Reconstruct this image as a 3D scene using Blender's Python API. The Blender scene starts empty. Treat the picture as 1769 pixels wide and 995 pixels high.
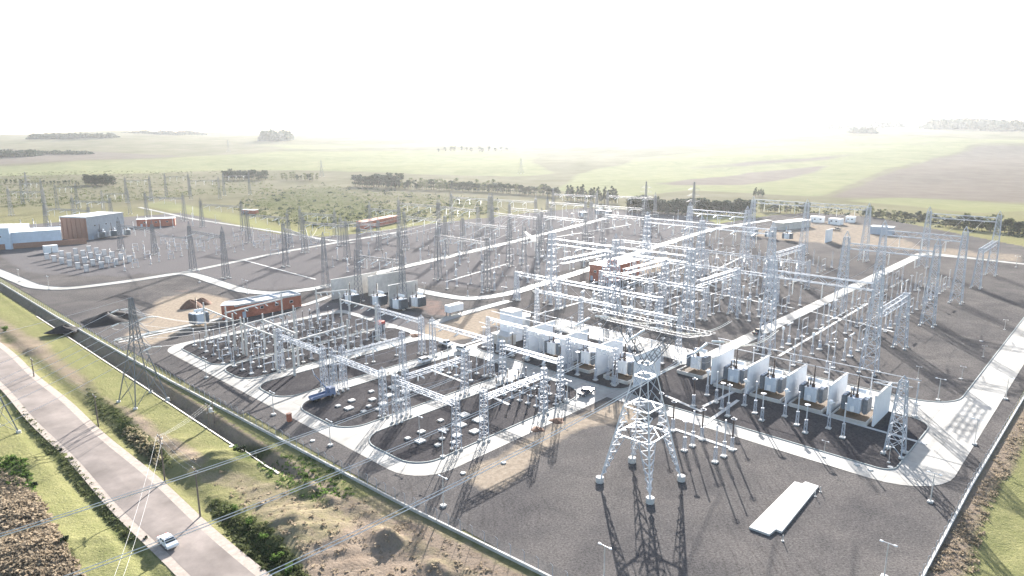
import bpy, math, random
import numpy as np
from mathutils import Vector, Matrix
random.seed(7); np.random.seed(7)
C = bpy.context.scene.collection
SC = bpy.context.scene
rad = math.radians

# ------------------------------------------------------------------ camera, sky, sun, exposure
CAM_H, FPX, PITCH = 65.0, 1178.0, rad(12.5)
cam = bpy.data.cameras.new('camera'); camo = bpy.data.objects.new('camera', cam); C.objects.link(camo)
cam.sensor_width = 36; cam.lens = 36*FPX/1769; cam.clip_start = 0.5; cam.clip_end = 30000
camo.location = (0, 0, CAM_H); camo.rotation_euler = (math.pi/2-PITCH, 0, 0)
SC.camera = camo
SUN_AZ, SUN_EL = rad(6.9), rad(19.5)          # azimuth right of the view axis (+Y)
w = bpy.data.worlds.new('World'); SC.world = w; w.use_nodes = True
nt = w.node_tree; bg = nt.nodes['Background']
sky = nt.nodes.new('ShaderNodeTexSky'); sky.sky_type = 'NISHITA'; sky.sun_disc = False
sky.sun_elevation = SUN_EL; sky.sun_rotation = SUN_AZ
sky.air_density = 1.0; sky.dust_density = 2.0; sky.ozone_density = 1.0; sky.altitude = 50
nt.links.new(sky.outputs[0], bg.inputs[0]); bg.inputs[1].default_value = 0.08
sl = bpy.data.lights.new('sun', 'SUN'); sl.energy = 5.0; sl.angle = rad(0.53); sl.color = (1, 0.96, 0.91)
so = bpy.data.objects.new('sun', sl); C.objects.link(so)
sd = Vector((math.sin(SUN_AZ)*math.cos(SUN_EL), math.cos(SUN_AZ)*math.cos(SUN_EL), math.sin(SUN_EL)))
so.rotation_euler = sd.to_track_quat('Z', 'Y').to_euler(); so.location = (0, 200, 300)
SC.view_settings.view_transform = 'Standard'; SC.view_settings.look = 'None'
SC.view_settings.exposure = 2.05; SC.view_settings.gamma = 1.0
SC.render.engine = 'CYCLES'
SC.cycles.max_bounces = 5; SC.cycles.volume_bounces = 1; SC.cycles.transparent_max_bounces = 16
SC.cycles.use_denoising = True
HAZE_DENSITY = 0.000048

# ------------------------------------------------------------------ photo pixel -> ground, site grid
TH = rad(47); CT, ST = math.cos(TH), math.sin(TH)
CP, SP = math.cos(PITCH), math.sin(PITCH)
def G(px, py, z=0.0):
    u = (px-884.5)/FPX; v = -(py-497.5)/FPX
    dy = CP+v*SP; dz = -SP+v*CP; t = (z-CAM_H)/dz
    return (u*t, dy*t)
def XY(a, b): return (a*CT+b*ST, a*ST-b*CT)
def toAB(x, y): return (x*CT+y*ST, x*ST-y*CT)
def AB(px, py, z=0.0): return toAB(*G(px, py, z))
def project(x, y, z):
    zc = y*CP-(z-CAM_H)*SP; yc = y*SP+(z-CAM_H)*CP
    zc = np.maximum(zc, 1.0)
    return 884.5+FPX*x/zc, 497.5-FPX*yc/zc
ANG_A = TH; ANG_B = TH-math.pi/2       # headings of the two site axes
def sstep(e0, e1, x):
    t = np.clip((x-e0)/(e1-e0), 0, 1); return t*t*(3-2*t)
def wob(x, y, s, k=0.0):                # cheap smooth noise, about -1..1
    x = x/s; y = y/s
    return (np.sin(1.3*x+0.7*y+k)+np.sin(-0.8*x+1.7*y+2.1*k+1)+np.sin(2.3*x+1.1*y+0.6*k+2)*.6+np.sin(0.9*x-2.9*y+k*1.7+.5)*.6+np.sin(4.1*x+3.3*y+k)*.3+np.sin(-3.7*x+4.9*y+3*k)*.3)/3.0
MOUNDS = [(600, 850, 4.2, 2.9), (545, 835, 3.5, 2.0), (692, 918, 4.0, 3.4), (775, 966, 3.6, 2.2), (520, 800, 6, 1.1), (640, 868, 3, 1.0),
          (385, 795, 5, 2.6), (330, 790, 5, 1.4), (300, 760, 4, 1.0), (500, 900, 6, 1.9), (560, 930, 8, 1.0), (230, 725, 3, .9), (270, 770, 3, .9),
          (60, 600, 5, .9), (10, 890, 8, 1.2), (60, 960, 9, 1.3), (40, 800, 6, 1.0)]
MOUNDS = [G(p[0], p[1])+(p[2], p[3]) for p in MOUNDS]
def terr(x, y):
    x = np.asarray(x, float); y = np.asarray(y, float)
    a = x*CT+y*ST; b = x*ST-y*CT
    z = np.full(x.shape, -0.06)
    out = sstep(63, 60.5, a)
    z = z-0.75*out
    near = np.exp(-((a-61.0)/1.15)**4)*sstep(-112, -122, b)
    z = z-1.1*near
    z = z-0.7*np.exp(-((a-44.5)/1.8)**2)*sstep(-80, -95, b)-0.5*np.exp(-((a-30.5)/1.4)**2)
    offroad = 1-np.exp(-((a-37.3)/5.0)**4)
    rough = sstep(62, 58, a)*offroad
    z = z+rough*((0.05+.13*sstep(-140, -110, b)*sstep(36, 44, a))*wob(x, y, 1.6)+0.25*wob(x, y, 5, 2.0)*sstep(-150, -120, b))
    for mx, my, r, h in MOUNDS:
        d2 = ((x-mx)**2+(y-my)**2)/(r*r)
        z = z+h*np.exp(-d2*1.4)*(1+.25*wob(x, y, 1.3))*sstep(62.5, 60.5, a)
    z = z-0.5*sstep(-14, -8, b)*sstep(40, 70, a)+0.15*wob(x, y, 3)*sstep(-14, -6, b)
    # berm and hills far behind the yard
    far = sstep(800, 3300, y)
    side = sstep(-0.15, 0.75, x/np.maximum(y, 1))
    z = z+far*(78+48*side)+far*16*wob(x, y, 420, 1.0)+sstep(600, 1100, y)*5*wob(x, y, 170, 3.0)
    return z
def T1(x, y): return float(terr(np.array([x]), np.array([y]))[0])
def GT(px, py):                          # pixel ray against the terrain
    u = (px-884.5)/FPX; v = -(py-497.5)/FPX
    dy = CP+v*SP; dz = -SP+v*CP
    t = np.linspace(50, 7000, 6000)
    d = CAM_H+dz*t-terr(u*t, dy*t)
    i = int(np.argmax(d < 0)) if (d < 0).any() else len(t)-1
    return (u*t[i], dy*t[i], T1(u*t[i], dy*t[i]))

# ------------------------------------------------------------------ materials
def mat(name, col, rough=0.7, metal=0.0, var=0.12, scale=1.5, col2=None, bump=0.0, bscale=None, scale2=None, spec=0.3):
    m = bpy.data.materials.new(name); m.use_nodes = True; n = m.node_tree; L = n.links
    b = n.nodes['Principled BSDF']; b.inputs['Roughness'].default_value = rough; b.inputs['Metallic'].default_value = metal
    b.inputs['Specular IOR Level'].default_value = spec
    g = n.nodes.new('ShaderNodeNewGeometry')
    t = n.nodes.new('ShaderNodeTexNoise'); t.inputs['Scale'].default_value = scale; t.inputs['Detail'].default_value = 6; t.inputs['Roughness'].default_value = .65
    L.new(g.outputs['Position'], t.inputs['Vector'])
    r = n.nodes.new('ShaderNodeValToRGB'); r.color_ramp.elements[0].position = .3; r.color_ramp.elements[1].position = .7
    c2 = col2 or tuple(min(1, c*(1+var)) for c in col); c1 = col if col2 else tuple(c*(1-var) for c in col)
    r.color_ramp.elements[0].color = (*c1, 1); r.color_ramp.elements[1].color = (*c2, 1)
    L.new(t.outputs['Fac'], r.inputs['Fac'])
    out = r.outputs['Color']
    if scale2:
        t2 = n.nodes.new('ShaderNodeTexNoise'); t2.inputs['Scale'].default_value = scale2; t2.inputs['Detail'].default_value = 4
        L.new(g.outputs['Position'], t2.inputs['Vector'])
        mr = n.nodes.new('ShaderNodeMapRange'); mr.inputs[1].default_value = .3; mr.inputs[2].default_value = .7; mr.inputs[3].default_value = .72; mr.inputs[4].default_value = 1.25
        L.new(t2.outputs['Fac'], mr.inputs[0])
        mx = n.nodes.new('ShaderNodeVectorMath'); mx.operation = 'SCALE'; L.new(out, mx.inputs[0]); L.new(mr.outputs[0], mx.inputs['Scale'])
        out = mx.outputs[0]
    L.new(out, b.inputs['Base Color'])
    if bump:
        bp = n.nodes.new('ShaderNodeBump'); bp.inputs['Strength'].default_value = bump; bp.inputs['Distance'].default_value = .08
        tb = n.nodes.new('ShaderNodeTexNoise'); tb.inputs['Scale'].default_value = bscale or scale*4; tb.inputs['Detail'].default_value = 8
        L.new(g.outputs['Position'], tb.inputs['Vector']); L.new(tb.outputs['Fac'], bp.inputs['Height']); L.new(bp.outputs['Normal'], b.inputs['Normal'])
    return m
M = {}
M['steel'] = mat('galvanised_steel', (.40, .43, .48), .55, .1, .15, .8, spec=.3)
M['oldsteel'] = mat('weathered_steel', (.20, .21, .23), .6, .3, .2, .8)
M['alu'] = mat('aluminium', (.62, .63, .65), .5, .1, .08, 1, spec=.35)
M['porcelain'] = mat('grey_porcelain', (.50, .51, .53), .35, 0, .1, 2, spec=.5)
M['glassins'] = mat('pale_glass_insulator', (.78, .80, .80), .25, 0, .06, 2, spec=.6)
M['brown'] = mat('brown_porcelain', (.055, .035, .03), .3, 0, .2, 2, spec=.5)
M['concrete'] = mat('concrete', (.50, .48, .45), .85, 0, .15, .6, bump=.15, bscale=6, scale2=.08)
M['slab'] = mat('road_concrete', (.37, .355, .33), .75, 0, .12, .35, bump=.1, bscale=5, scale2=.06, spec=.12)
def add_joints(m, sp=5.0):
    n = m.node_tree; L = n.links; b = n.nodes['Principled BSDF']; src = b.inputs['Base Color'].links[0].from_socket
    g = n.nodes.new('ShaderNodeNewGeometry'); mp = n.nodes.new('ShaderNodeMapping'); mp.inputs['Rotation'].default_value = (0, 0, -TH); L.new(g.outputs['Position'], mp.inputs['Vector'])
    br = n.nodes.new('ShaderNodeTexBrick'); br.offset = 0; br.inputs['Scale'].default_value = 1; br.inputs['Brick Width'].default_value = sp; br.inputs['Row Height'].default_value = sp; br.inputs['Mortar Size'].default_value = .045; br.inputs['Mortar Smooth'].default_value = .3
    br.inputs['Color1'].default_value = (1, 1, 1, 1); br.inputs['Color2'].default_value = (.9, .9, .89, 1); br.inputs['Mortar'].default_value = (.6, .6, .6, 1); L.new(mp.outputs[0], br.inputs['Vector'])
    x = n.nodes.new('ShaderNodeMix'); x.data_type = 'RGBA'; x.blend_type = 'MULTIPLY'; x.inputs[0].default_value = 1; L.new(src, x.inputs[6]); L.new(br.outputs['Color'], x.inputs[7]); L.new(x.outputs[2], b.inputs['Base Color'])
add_joints(M['slab'])
M['pad'] = mat('pad_concrete', (.50, .49, .47), .85, 0, .1, 1.2)
M['kerb'] = mat('kerb_concrete', (.30, .32, .31), .85, 0, .15, 1)
M['whitewall'] = mat('white_render', (.72, .735, .76), .75, 0, .05, .25)
M['whitepaint'] = mat('white_paint', (.78, .79, .80), .4, 0, .04, 1)
M['greypaint'] = mat('blue_grey_paint', (.36, .42, .50), .45, 0, .1, 1)
M['paleblue'] = mat('pale_blue_grey_paint', (.55, .60, .66), .4, 0, .06, 1)
M['capgrey'] = mat('grey_rack_paint', (.33, .36, .40), .5, 0, .15, 1)
M['darkrad'] = mat('dark_radiator_paint', (.14, .16, .185), .5, 0, .2, 1.5)
M['brick'] = mat('red_brick', (.36, .125, .08), .85, 0, .2, 2, bump=.2, bscale=9, scale2=.4)
M['orangebrick'] = mat('orange_brick', (.30, .17, .125), .85, 0, .2, 2)
M['roofgrey'] = mat('pale_roof_sheet', (.50, .51, .52), .6, 0, .1, .5, scale2=.15)
M['bluewall'] = mat('pale_blue_cladding', (.50, .57, .66), .6, 0, .08, .5)
M['glass'] = mat('dark_glass', (.02, .025, .03), .08, 0, .1, 1, spec=.8)
M['tyre'] = mat('tyre_rubber', (.02, .02, .02), .8, 0, .2, 3)
M['carwhite'] = mat('white_car_paint', (.75, .76, .78), .22, 0, .02, 1, spec=.6)
M['cardark'] = mat('dark_car_paint', (.04, .05, .07), .25, 0, .05, 1, spec=.6)
M['carblue'] = mat('blue_truck_paint', (.16, .21, .33), .35, 0, .08, 1, spec=.5)
M['red'] = mat('red_paint', (.45, .06, .04), .5, 0, .1, 1)
M['pitgravel'] = mat('brown_pit_gravel', (.125, .095, .07), .95, 0, .3, 5, bump=.4, bscale=9)
M['asphalt'] = mat('worn_asphalt', (.215, .185, .168), .9, 0, .12, .5, bump=.15, bscale=8, scale2=.1, spec=.08)
M['shoulder'] = mat('gravel_shoulder', (.33, .28, .24), .95, 0, .2, 1.2, bump=.3, bscale=5)
M['timber'] = mat('weathered_timber', (.16, .13, .11), .85, 0, .25, 3)
M['wire'] = mat('conductor_aluminium', (.5, .5, .5), .7, 0, .05, 1, spec=.1)
M['shinywire'] = mat('bright_conductor', (.75, .74, .70), .42, .6, .05, 1, spec=.5)
M['earth'] = mat('red_brown_earth', (.17, .095, .065), .95, 0, .3, 1.5, bump=.5, bscale=4)
M['rust'] = mat('brown_scrap', (.03, .025, .025), .8, 0, .3, 3)
M['trunk'] = mat('bark', (.07, .055, .045), .9, 0, .3, 2)
M['leafdark'] = mat('dark_foliage', (.022, .036, .020), .7, 0, .4, .5)
M['leafmid'] = mat('olive_foliage', (.09, .105, .045), .75, 0, .4, .5)
M['leafgreen'] = mat('fresh_foliage', (.085, .14, .035), .75, 0, .4, .6)
M['dryscrub'] = mat('dry_scrub', (.30, .245, .18), .85, 0, .35, .6)
M['straw'] = mat('pale_dry_grass', (.30, .26, .17), .9, 0, .3, .8)
for k, tr in (('leafdark', .25), ('leafmid', .4), ('leafgreen', .5), ('dryscrub', .45), ('straw', .5)):   # thin leaves let light through
    n_ = M[k].node_tree; b = n_.nodes['Principled BSDF']; b.inputs['Specular IOR Level'].default_value = .1
    tl = n_.nodes.new('ShaderNodeBsdfTranslucent'); mx_ = n_.nodes.new('ShaderNodeMixShader'); mx_.inputs[0].default_value = tr
    src = b.inputs['Base Color'].links[0].from_socket; n_.links.new(src, tl.inputs['Color'])
    n_.links.new(b.outputs[0], mx_.inputs[1]); n_.links.new(tl.outputs[0], mx_.inputs[2]); n_.links.new(mx_.outputs[0], n_.nodes['Material Output'].inputs['Surface'])
def fence_mat():
    m = bpy.data.materials.new('chain_link_wire'); m.use_nodes = True; n = m.node_tree; L = n.links
    p = n.nodes['Principled BSDF']; p.inputs['Base Color'].default_value = (.35, .36, .37, 1); p.inputs['Roughness'].default_value = .5
    t = n.nodes.new('ShaderNodeBsdfTransparent'); mx = n.nodes.new('ShaderNodeMixShader'); mx.inputs[0].default_value = .16
    L.new(t.outputs[0], mx.inputs[1]); L.new(p.outputs[0], mx.inputs[2]); L.new(mx.outputs[0], n.nodes['Material Output'].inputs['Surface'])
    return m
M['link'] = fence_mat()

def gravel_mat(c0=(.045, .043, .043), c1=(.172, .163, .162), nm='grey_gravel'):
    m = bpy.data.materials.new(nm); m.use_nodes = True; n = m.node_tree; L = n.links; N = n.nodes.new
    b = n.nodes['Principled BSDF']; b.inputs['Roughness'].default_value = 1; b.inputs['Specular IOR Level'].default_value = 0
    g = N('ShaderNodeNewGeometry')
    def noise(s, d=5, r=.6, dist=0):
        t = N('ShaderNodeTexNoise'); t.inputs['Scale'].default_value = s; t.inputs['Detail'].default_value = d; t.inputs['Roughness'].default_value = r; t.inputs['Distortion'].default_value = dist
        L.new(g.outputs['Position'], t.inputs['Vector']); return t.outputs['Fac']
    def ramp(f, p0, p1, c0, c1):
        r = N('ShaderNodeValToRGB'); r.color_ramp.elements[0].position = p0; r.color_ramp.elements[1].position = p1
        r.color_ramp.elements[0].color = (*c0, 1); r.color_ramp.elements[1].color = (*c1, 1); L.new(f, r.inputs[0]); return r.outputs[0]
    def mix(f, a, b2, bt='MIX'):
        x = N('ShaderNodeMix'); x.data_type = 'RGBA'; x.blend_type = bt
        if hasattr(f, 'node'): L.new(f, x.inputs[0])
        else: x.inputs[0].default_value = f
        L.new(a, x.inputs[6]); L.new(b2, x.inputs[7]); return x.outputs[2]
    stone = ramp(noise(2.6, 7, .85), .36, .66, c0, c1)
    big = ramp(noise(.05, 5, .6, .6), .3, .7, (.75, .75, .76), (1.2, 1.17, 1.12))
    c = mix(1.0, stone, big, 'MULTIPLY')
    tracks = ramp(noise(.11, 4, .6, 1.2), .40, .60, (.93, .93, .93), (1.07, 1.06, 1.05))
    c = mix(1.0, c, tracks, 'MULTIPLY')
    wv = N('ShaderNodeTexWave'); wv.inputs['Scale'].default_value = .16; wv.inputs['Distortion'].default_value = 14; wv.inputs['Detail'].default_value = 3; wv.inputs['Detail Scale'].default_value = .25
    L.new(g.outputs['Position'], wv.inputs['Vector'])
    ruts = ramp(wv.outputs['Fac'], .03, .16, (.86, .85, .85), (1, 1, 1))
    msk = ramp(noise(.035, 3), .48, .60, (0, 0, 0), (1, 1, 1))
    c = mix(msk, c, mix(1.0, c, ruts, 'MULTIPLY'))
    at = N('ShaderNodeAttribute'); at.attribute_name = 'zone'
    sep = N('ShaderNodeSeparateColor'); L.new(at.outputs['Color'], sep.inputs[0])
    def edge(ch):
        ma = N('ShaderNodeMath'); ma.operation = 'ADD'; L.new(sep.outputs[ch], ma.inputs[0]); nb = N('ShaderNodeMapRange'); nb.inputs[3].default_value = -.35; nb.inputs[4].default_value = .35
        L.new(noise(.35, 6, .7), nb.inputs[0]); L.new(nb.outputs[0], ma.inputs[1])
        mr = N('ShaderNodeMapRange'); mr.inputs[1].default_value = .38; mr.inputs[2].default_value = .72; L.new(ma.outputs[0], mr.inputs[0]); return mr.outputs[0]
    sand = ramp(noise(.9, 6, .7), .3, .7, (.19, .155, .12), (.34, .285, .225))
    grey = ramp(noise(1.5, 6, .7), .3, .7, (.085, .08, .081), (.168, .158, .158))
    redd = ramp(noise(.9, 6, .7), .3, .7, (.21, .14, .115), (.30, .205, .17))
    c = mix(edge(1), c, grey); c = mix(edge(0), c, sand); c = mix(edge(2), c, redd)
    L.new(c, b.inputs['Base Color'])
    bp = N('ShaderNodeBump'); bp.inputs['Strength'].default_value = .6; bp.inputs['Distance'].default_value = .12
    L.new(noise(4.5, 8, .75), bp.inputs['Height']); L.new(bp.outputs[0], b.inputs['Normal'])
    return m
M['gravel'] = gravel_mat(); M['freshgravel'] = gravel_mat((.034, .033, .036), (.105, .10, .104), 'fresh_dark_gravel')

def ground_mat():
    m = bpy.data.materials.new('open_ground'); m.use_nodes = True; n = m.node_tree; L = n.links; N = n.nodes.new
    b = n.nodes['Principled BSDF']; b.inputs['Roughness'].default_value = 1; b.inputs['Specular IOR Level'].default_value = 0
    g = N('ShaderNodeNewGeometry')
    def noise(s, d=6, r=.65, dist=0):
        t = N('ShaderNodeTexNoise'); t.inputs['Scale'].default_value = s; t.inputs['Detail'].default_value = d; t.inputs['Roughness'].default_value = r; t.inputs['Distortion'].default_value = dist
        L.new(g.outputs['Position'], t.inputs['Vector']); return t.outputs['Fac']
    def ramp(f, p0, p1, c0, c1):
        r = N('ShaderNodeValToRGB'); r.color_ramp.elements[0].position = p0; r.color_ramp.elements[1].position = p1
        r.color_ramp.elements[0].color = (*c0, 1); r.color_ramp.elements[1].color = (*c1, 1); L.new(f, r.inputs[0]); return r.outputs[0]
    def mix(f, a, b2, bt='MIX'):
        x = N('ShaderNodeMix'); x.data_type = 'RGBA'; x.blend_type = bt
        if hasattr(f, 'node'): L.new(f, x.inputs[0])
        else: x.inputs[0].default_value = f
        L.new(a, x.inputs[6]); L.new(b2, x.inputs[7]); return x.outputs[2]
    at = N('ShaderNodeAttribute'); at.attribute_name = 'zone'
    sep = N('ShaderNodeSeparateColor'); L.new(at.outputs['Color'], sep.inputs[0])
    far = at.outputs['Alpha']
    def edge(ch, s, amp=.38):
        ma = N('ShaderNodeMath'); ma.operation = 'ADD'; L.new(sep.outputs[ch], ma.inputs[0]); nb = N('ShaderNodeMapRange'); nb.inputs[3].default_value = -amp; nb.inputs[4].default_value = amp
        nm_ = N('ShaderNodeMix'); nm_.data_type = 'FLOAT'; L.new(far, nm_.inputs[0]); L.new(noise(s), nm_.inputs[2]); L.new(noise(.009, 8, .75), nm_.inputs[3]); L.new(nm_.outputs[0], nb.inputs[0]); L.new(nb.outputs[0], ma.inputs[1])
        mr = N('ShaderNodeMapRange'); mr.inputs[1].default_value = .3; mr.inputs[2].default_value = .85; L.new(ma.outputs[0], mr.inputs[0]); return mr.outputs[0]
    base_n = ramp(noise(.6), .3, .7, (.13, .135, .06), (.25, .225, .12))
    base_f = ramp(noise(.012, 8, .7), .32, .68, (.10, .10, .06), (.165, .15, .11))
    base = mix(far, base_n, base_f)
    gr_n = mix(.55, ramp(noise(.22), .3, .7, (.165, .178, .07), (.265, .25, .12)), ramp(noise(2.2), .3, .7, (.15, .16, .065), (.285, .265, .14)))
    gr_f = ramp(noise(.02, 8, .75, 1), .3, .7, (.13, .14, .075), (.21, .21, .125))
    grass = mix(far, gr_n, gr_f)
    di_n = mix(.5, ramp(noise(.3), .3, .7, (.19, .145, .11), (.33, .265, .205)), ramp(noise(2.5, 8, .8), .3, .7, (.12, .092, .072), (.36, .29, .225)))
    di_f = ramp(noise(.03, 8, .7), .3, .7, (.11, .095, .082), (.155, .135, .115))
    dirt = mix(far, di_n, di_f)
    veg = ramp(noise(1.2), .3, .7, (.028, .045, .018), (.08, .10, .035))
    es = .5
    c = mix(edge(0, es), base, grass); c = mix(edge(1, es), c, dirt); c = mix(edge(2, es), c, veg)
    L.new(c, b.inputs['Base Color'])
    bp = N('ShaderNodeBump'); bp.inputs['Strength'].default_value = .9; bp.inputs['Distance'].default_value = .45
    L.new(noise(1.6, 9, .75), bp.inputs['Height']); L.new(bp.outputs[0], b.inputs['Normal'])
    return m
M['ground'] = ground_mat()

# ------------------------------------------------------------------ mesh helpers
class MB:
    def __init__(s): s.v = []; s.f = []
    def add(s, vs, fs):
        o = len(s.v); s.v += [tuple(p) for p in vs]; s.f += [tuple(i+o for i in f) for f in fs]; return s
    def box(s, c, d, rz=0.0, top=1.0):
        x, y, z = d[0]/2, d[1]/2, d[2]/2; cs, sn = math.cos(rz), math.sin(rz); vs = []
        for zz, k in ((-z, 1), (z, top)):
            for xx, yy in ((-x, -y), (x, -y), (x, y), (-x, y)):
                xx *= k; yy *= k
                vs.append((c[0]+xx*cs-yy*sn, c[1]+xx*sn+yy*cs, c[2]+zz))
        return s.add(vs, [(3, 2, 1, 0), (4, 5, 6, 7), (0, 1, 5, 4), (1, 2, 6, 5), (2, 3, 7, 6), (3, 0, 4, 7)])
    def bar(s, p, q, w, h=None): return s.tube(p, q, w*.7071, None, 4, math.pi/4)
    def tube(s, p, q, r, r2=None, n=6, ph=0.0, caps=True):
        p = Vector(p); q = Vector(q); d = (q-p)
        if d.length < 1e-6: return s
        d.normalize(); up = Vector((0, 0, 1)) if abs(d.z) < .95 else Vector((1, 0, 0))
        u = d.cross(up).normalized(); v = d.cross(u)
        r2 = r if r2 is None else r2; vs = []
        for c, rr in ((p, r), (q, r2)):
            for i in range(n):
                t = 2*math.pi*i/n+ph; vs.append(c+u*(rr*math.cos(t))+v*(rr*math.sin(t)))
        fs = [(i, (i+1) % n, n+(i+1) % n, n+i) for i in range(n)]
        if caps: fs += [tuple(range(n))[::-1], tuple(range(n, 2*n))]
        return s.add(vs, fs)
    def path(s, pts, r, n=3):
        pts = [Vector(p) for p in pts]; vs = []; m = len(pts)
        for i, p in enumerate(pts):
            d = (pts[min(i+1, m-1)]-pts[max(i-1, 0)]).normalized(); up = Vector((0, 0, 1)) if abs(d.z) < .95 else Vector((1, 0, 0))
            u = d.cross(up).normalized(); v = d.cross(u)
            for k in range(n):
                t = 2*math.pi*k/n; vs.append(p+u*(r*math.cos(t))+v*(r*math.sin(t)))
        fs = [(i*n+k, i*n+(k+1) % n, (i+1)*n+(k+1) % n, (i+1)*n+k) for i in range(m-1) for k in range(n)]
        return s.add(vs, fs)
    def lathe(s, prof, n=8, c=(0, 0, 0)):
        vs = [(c[0]+r*math.cos(2*math.pi*i/n), c[1]+r*math.sin(2*math.pi*i/n), c[2]+z) for r, z in prof for i in range(n)]
        m = len(prof)
        fs = [(j*n+i, j*n+(i+1) % n, (j+1)*n+(i+1) % n, (j+1)*n+i) for j in range(m-1) for i in range(n)]
        fs += [tuple(range(n))[::-1], tuple(range((m-1)*n, m*n))]
        return s.add(vs, fs)
    def prism(s, pts, z0, z1):
        n = len(pts); vs = [(p[0], p[1], z0) for p in pts]+[(p[0], p[1], z1) for p in pts]
        return s.add(vs, [tuple(range(n))[::-1], tuple(range(n, 2*n))]+[(i, (i+1) % n, n+(i+1) % n, n+i) for i in range(n)])
    def mesh(s, name, m, smooth=False):
        me = bpy.data.meshes.new(name); me.from_pydata(s.v, [], s.f); me.materials.append(M[m] if isinstance(m, str) else m)
        if smooth: me.polygons.foreach_set('use_smooth', [True]*len(me.polygons))
        me.update(); return me
def obj(name, me, parent=None, loc=(0, 0, 0), rz=0.0, rot=None, scale=None):
    o = bpy.data.objects.new(name, me); C.objects.link(o)
    o.location = loc; o.rotation_euler = rot if rot is not None else (0, 0, rz)
    if scale: o.scale = scale if not isinstance(scale, (int, float)) else (scale,)*3
    if parent: o.parent = parent
    return o
def tag(o, label, cat, group=None, kind=None):
    o['label'] = label; o['category'] = cat
    if group: o['group'] = group
    if kind: o['kind'] = kind
    return o
def thing(name, label, cat, loc=(0, 0, 0), rz=0.0, group=None, scale=None):
    return tag(obj(name, None, None, loc, rz, scale=scale), label, cat, group)
def struct(name, me, loc=(0, 0, 0)):
    o = obj(name, me, None, loc); o['kind'] = 'structure'; return o
# a template is a list of (part name, mesh, location, rz, [sub-parts])
def place(tpl, name, label, cat, loc, rz=0.0, group=None, scale=None):
    t = thing(name, label, cat, loc, rz, group, scale)
    for pn, me, pl, pr, subs in tpl:
        p = obj(pn, me, t, pl, pr)
        for sn, sm, sl_, sr in subs: obj(sn, sm, p, sl_, sr)
    return t
def P(n, me, loc=(0, 0, 0), rz=0.0, subs=()): return (n, me, loc, rz, list(subs))

# ------------------------------------------------------------------ ground sheets
def in_poly(px, py, poly):
    r = np.zeros(px.shape, bool); j = len(poly)-1
    for i in range(len(poly)):
        xi, yi = poly[i]; xj, yj = poly[j]
        c = ((yi > py) != (yj > py)) & (px < (xj-xi)*(py-yi)/((yj-yi) if yj != yi else 1e-9)+xi)
        r ^= c; j = i
    return r
def grid_mesh(name, X, Y, Z, zone, m, keep=None):
    R, K = X.shape
    v = np.stack([X, Y, Z], -1).reshape(-1, 3)
    idx = np.arange(R*K).reshape(R, K)
    f = np.stack([idx[:-1, :-1], idx[:-1, 1:], idx[1:, 1:], idx[1:, :-1]], -1).reshape(-1, 4)
    if keep is not None:
        k = keep.reshape(-1); f = f[k[f].all(1)]
    me = bpy.data.meshes.new(name); me.from_pydata(v.tolist(), [], f.tolist()); me.materials.append(M[m])
    ca = me.color_attributes.new('zone', 'FLOAT_COLOR', 'POINT'); ca.data.foreach_set('color', zone.reshape(-1).astype(np.float32))
    me.polygons.foreach_set('use_smooth', [True]*len(me.polygons)); me.update(); return me
def zones(X, Y, Z, polys, jit=4.0):
    px, py = project(X, Y, Z); k = np.where(py < 400, .55, np.clip((py-235)/500, .1, 1))
    fs = np.where(py < 400, 14.0, 1.0); px = px+jit*k*wob(X/fs, Y/fs, 3.0, 1.0)*1.5+jit*k*wob(X/fs, Y/fs, 11.0, 2)*np.where(py < 400, 6, 1.5); py = py+jit*k*wob(X/fs, Y/fs, 3.5, 4.0)*np.where(py < 400, .3, 1)+jit*k*wob(X/fs, Y/fs, 12.0, 5)*np.where(py < 400, .8, 1)
    z = np.zeros(X.shape+(4,))
    for ch, val, poly in polys:
        z[..., ch] = np.where(in_poly(px, py, poly), val, z[..., ch])
    for _ in range(3):                      # soft borders
        for ax in (0, 1): z = (z+.5*np.roll(z, 1, ax)+.5*np.roll(z, -1, ax))/2
    return z
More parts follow.
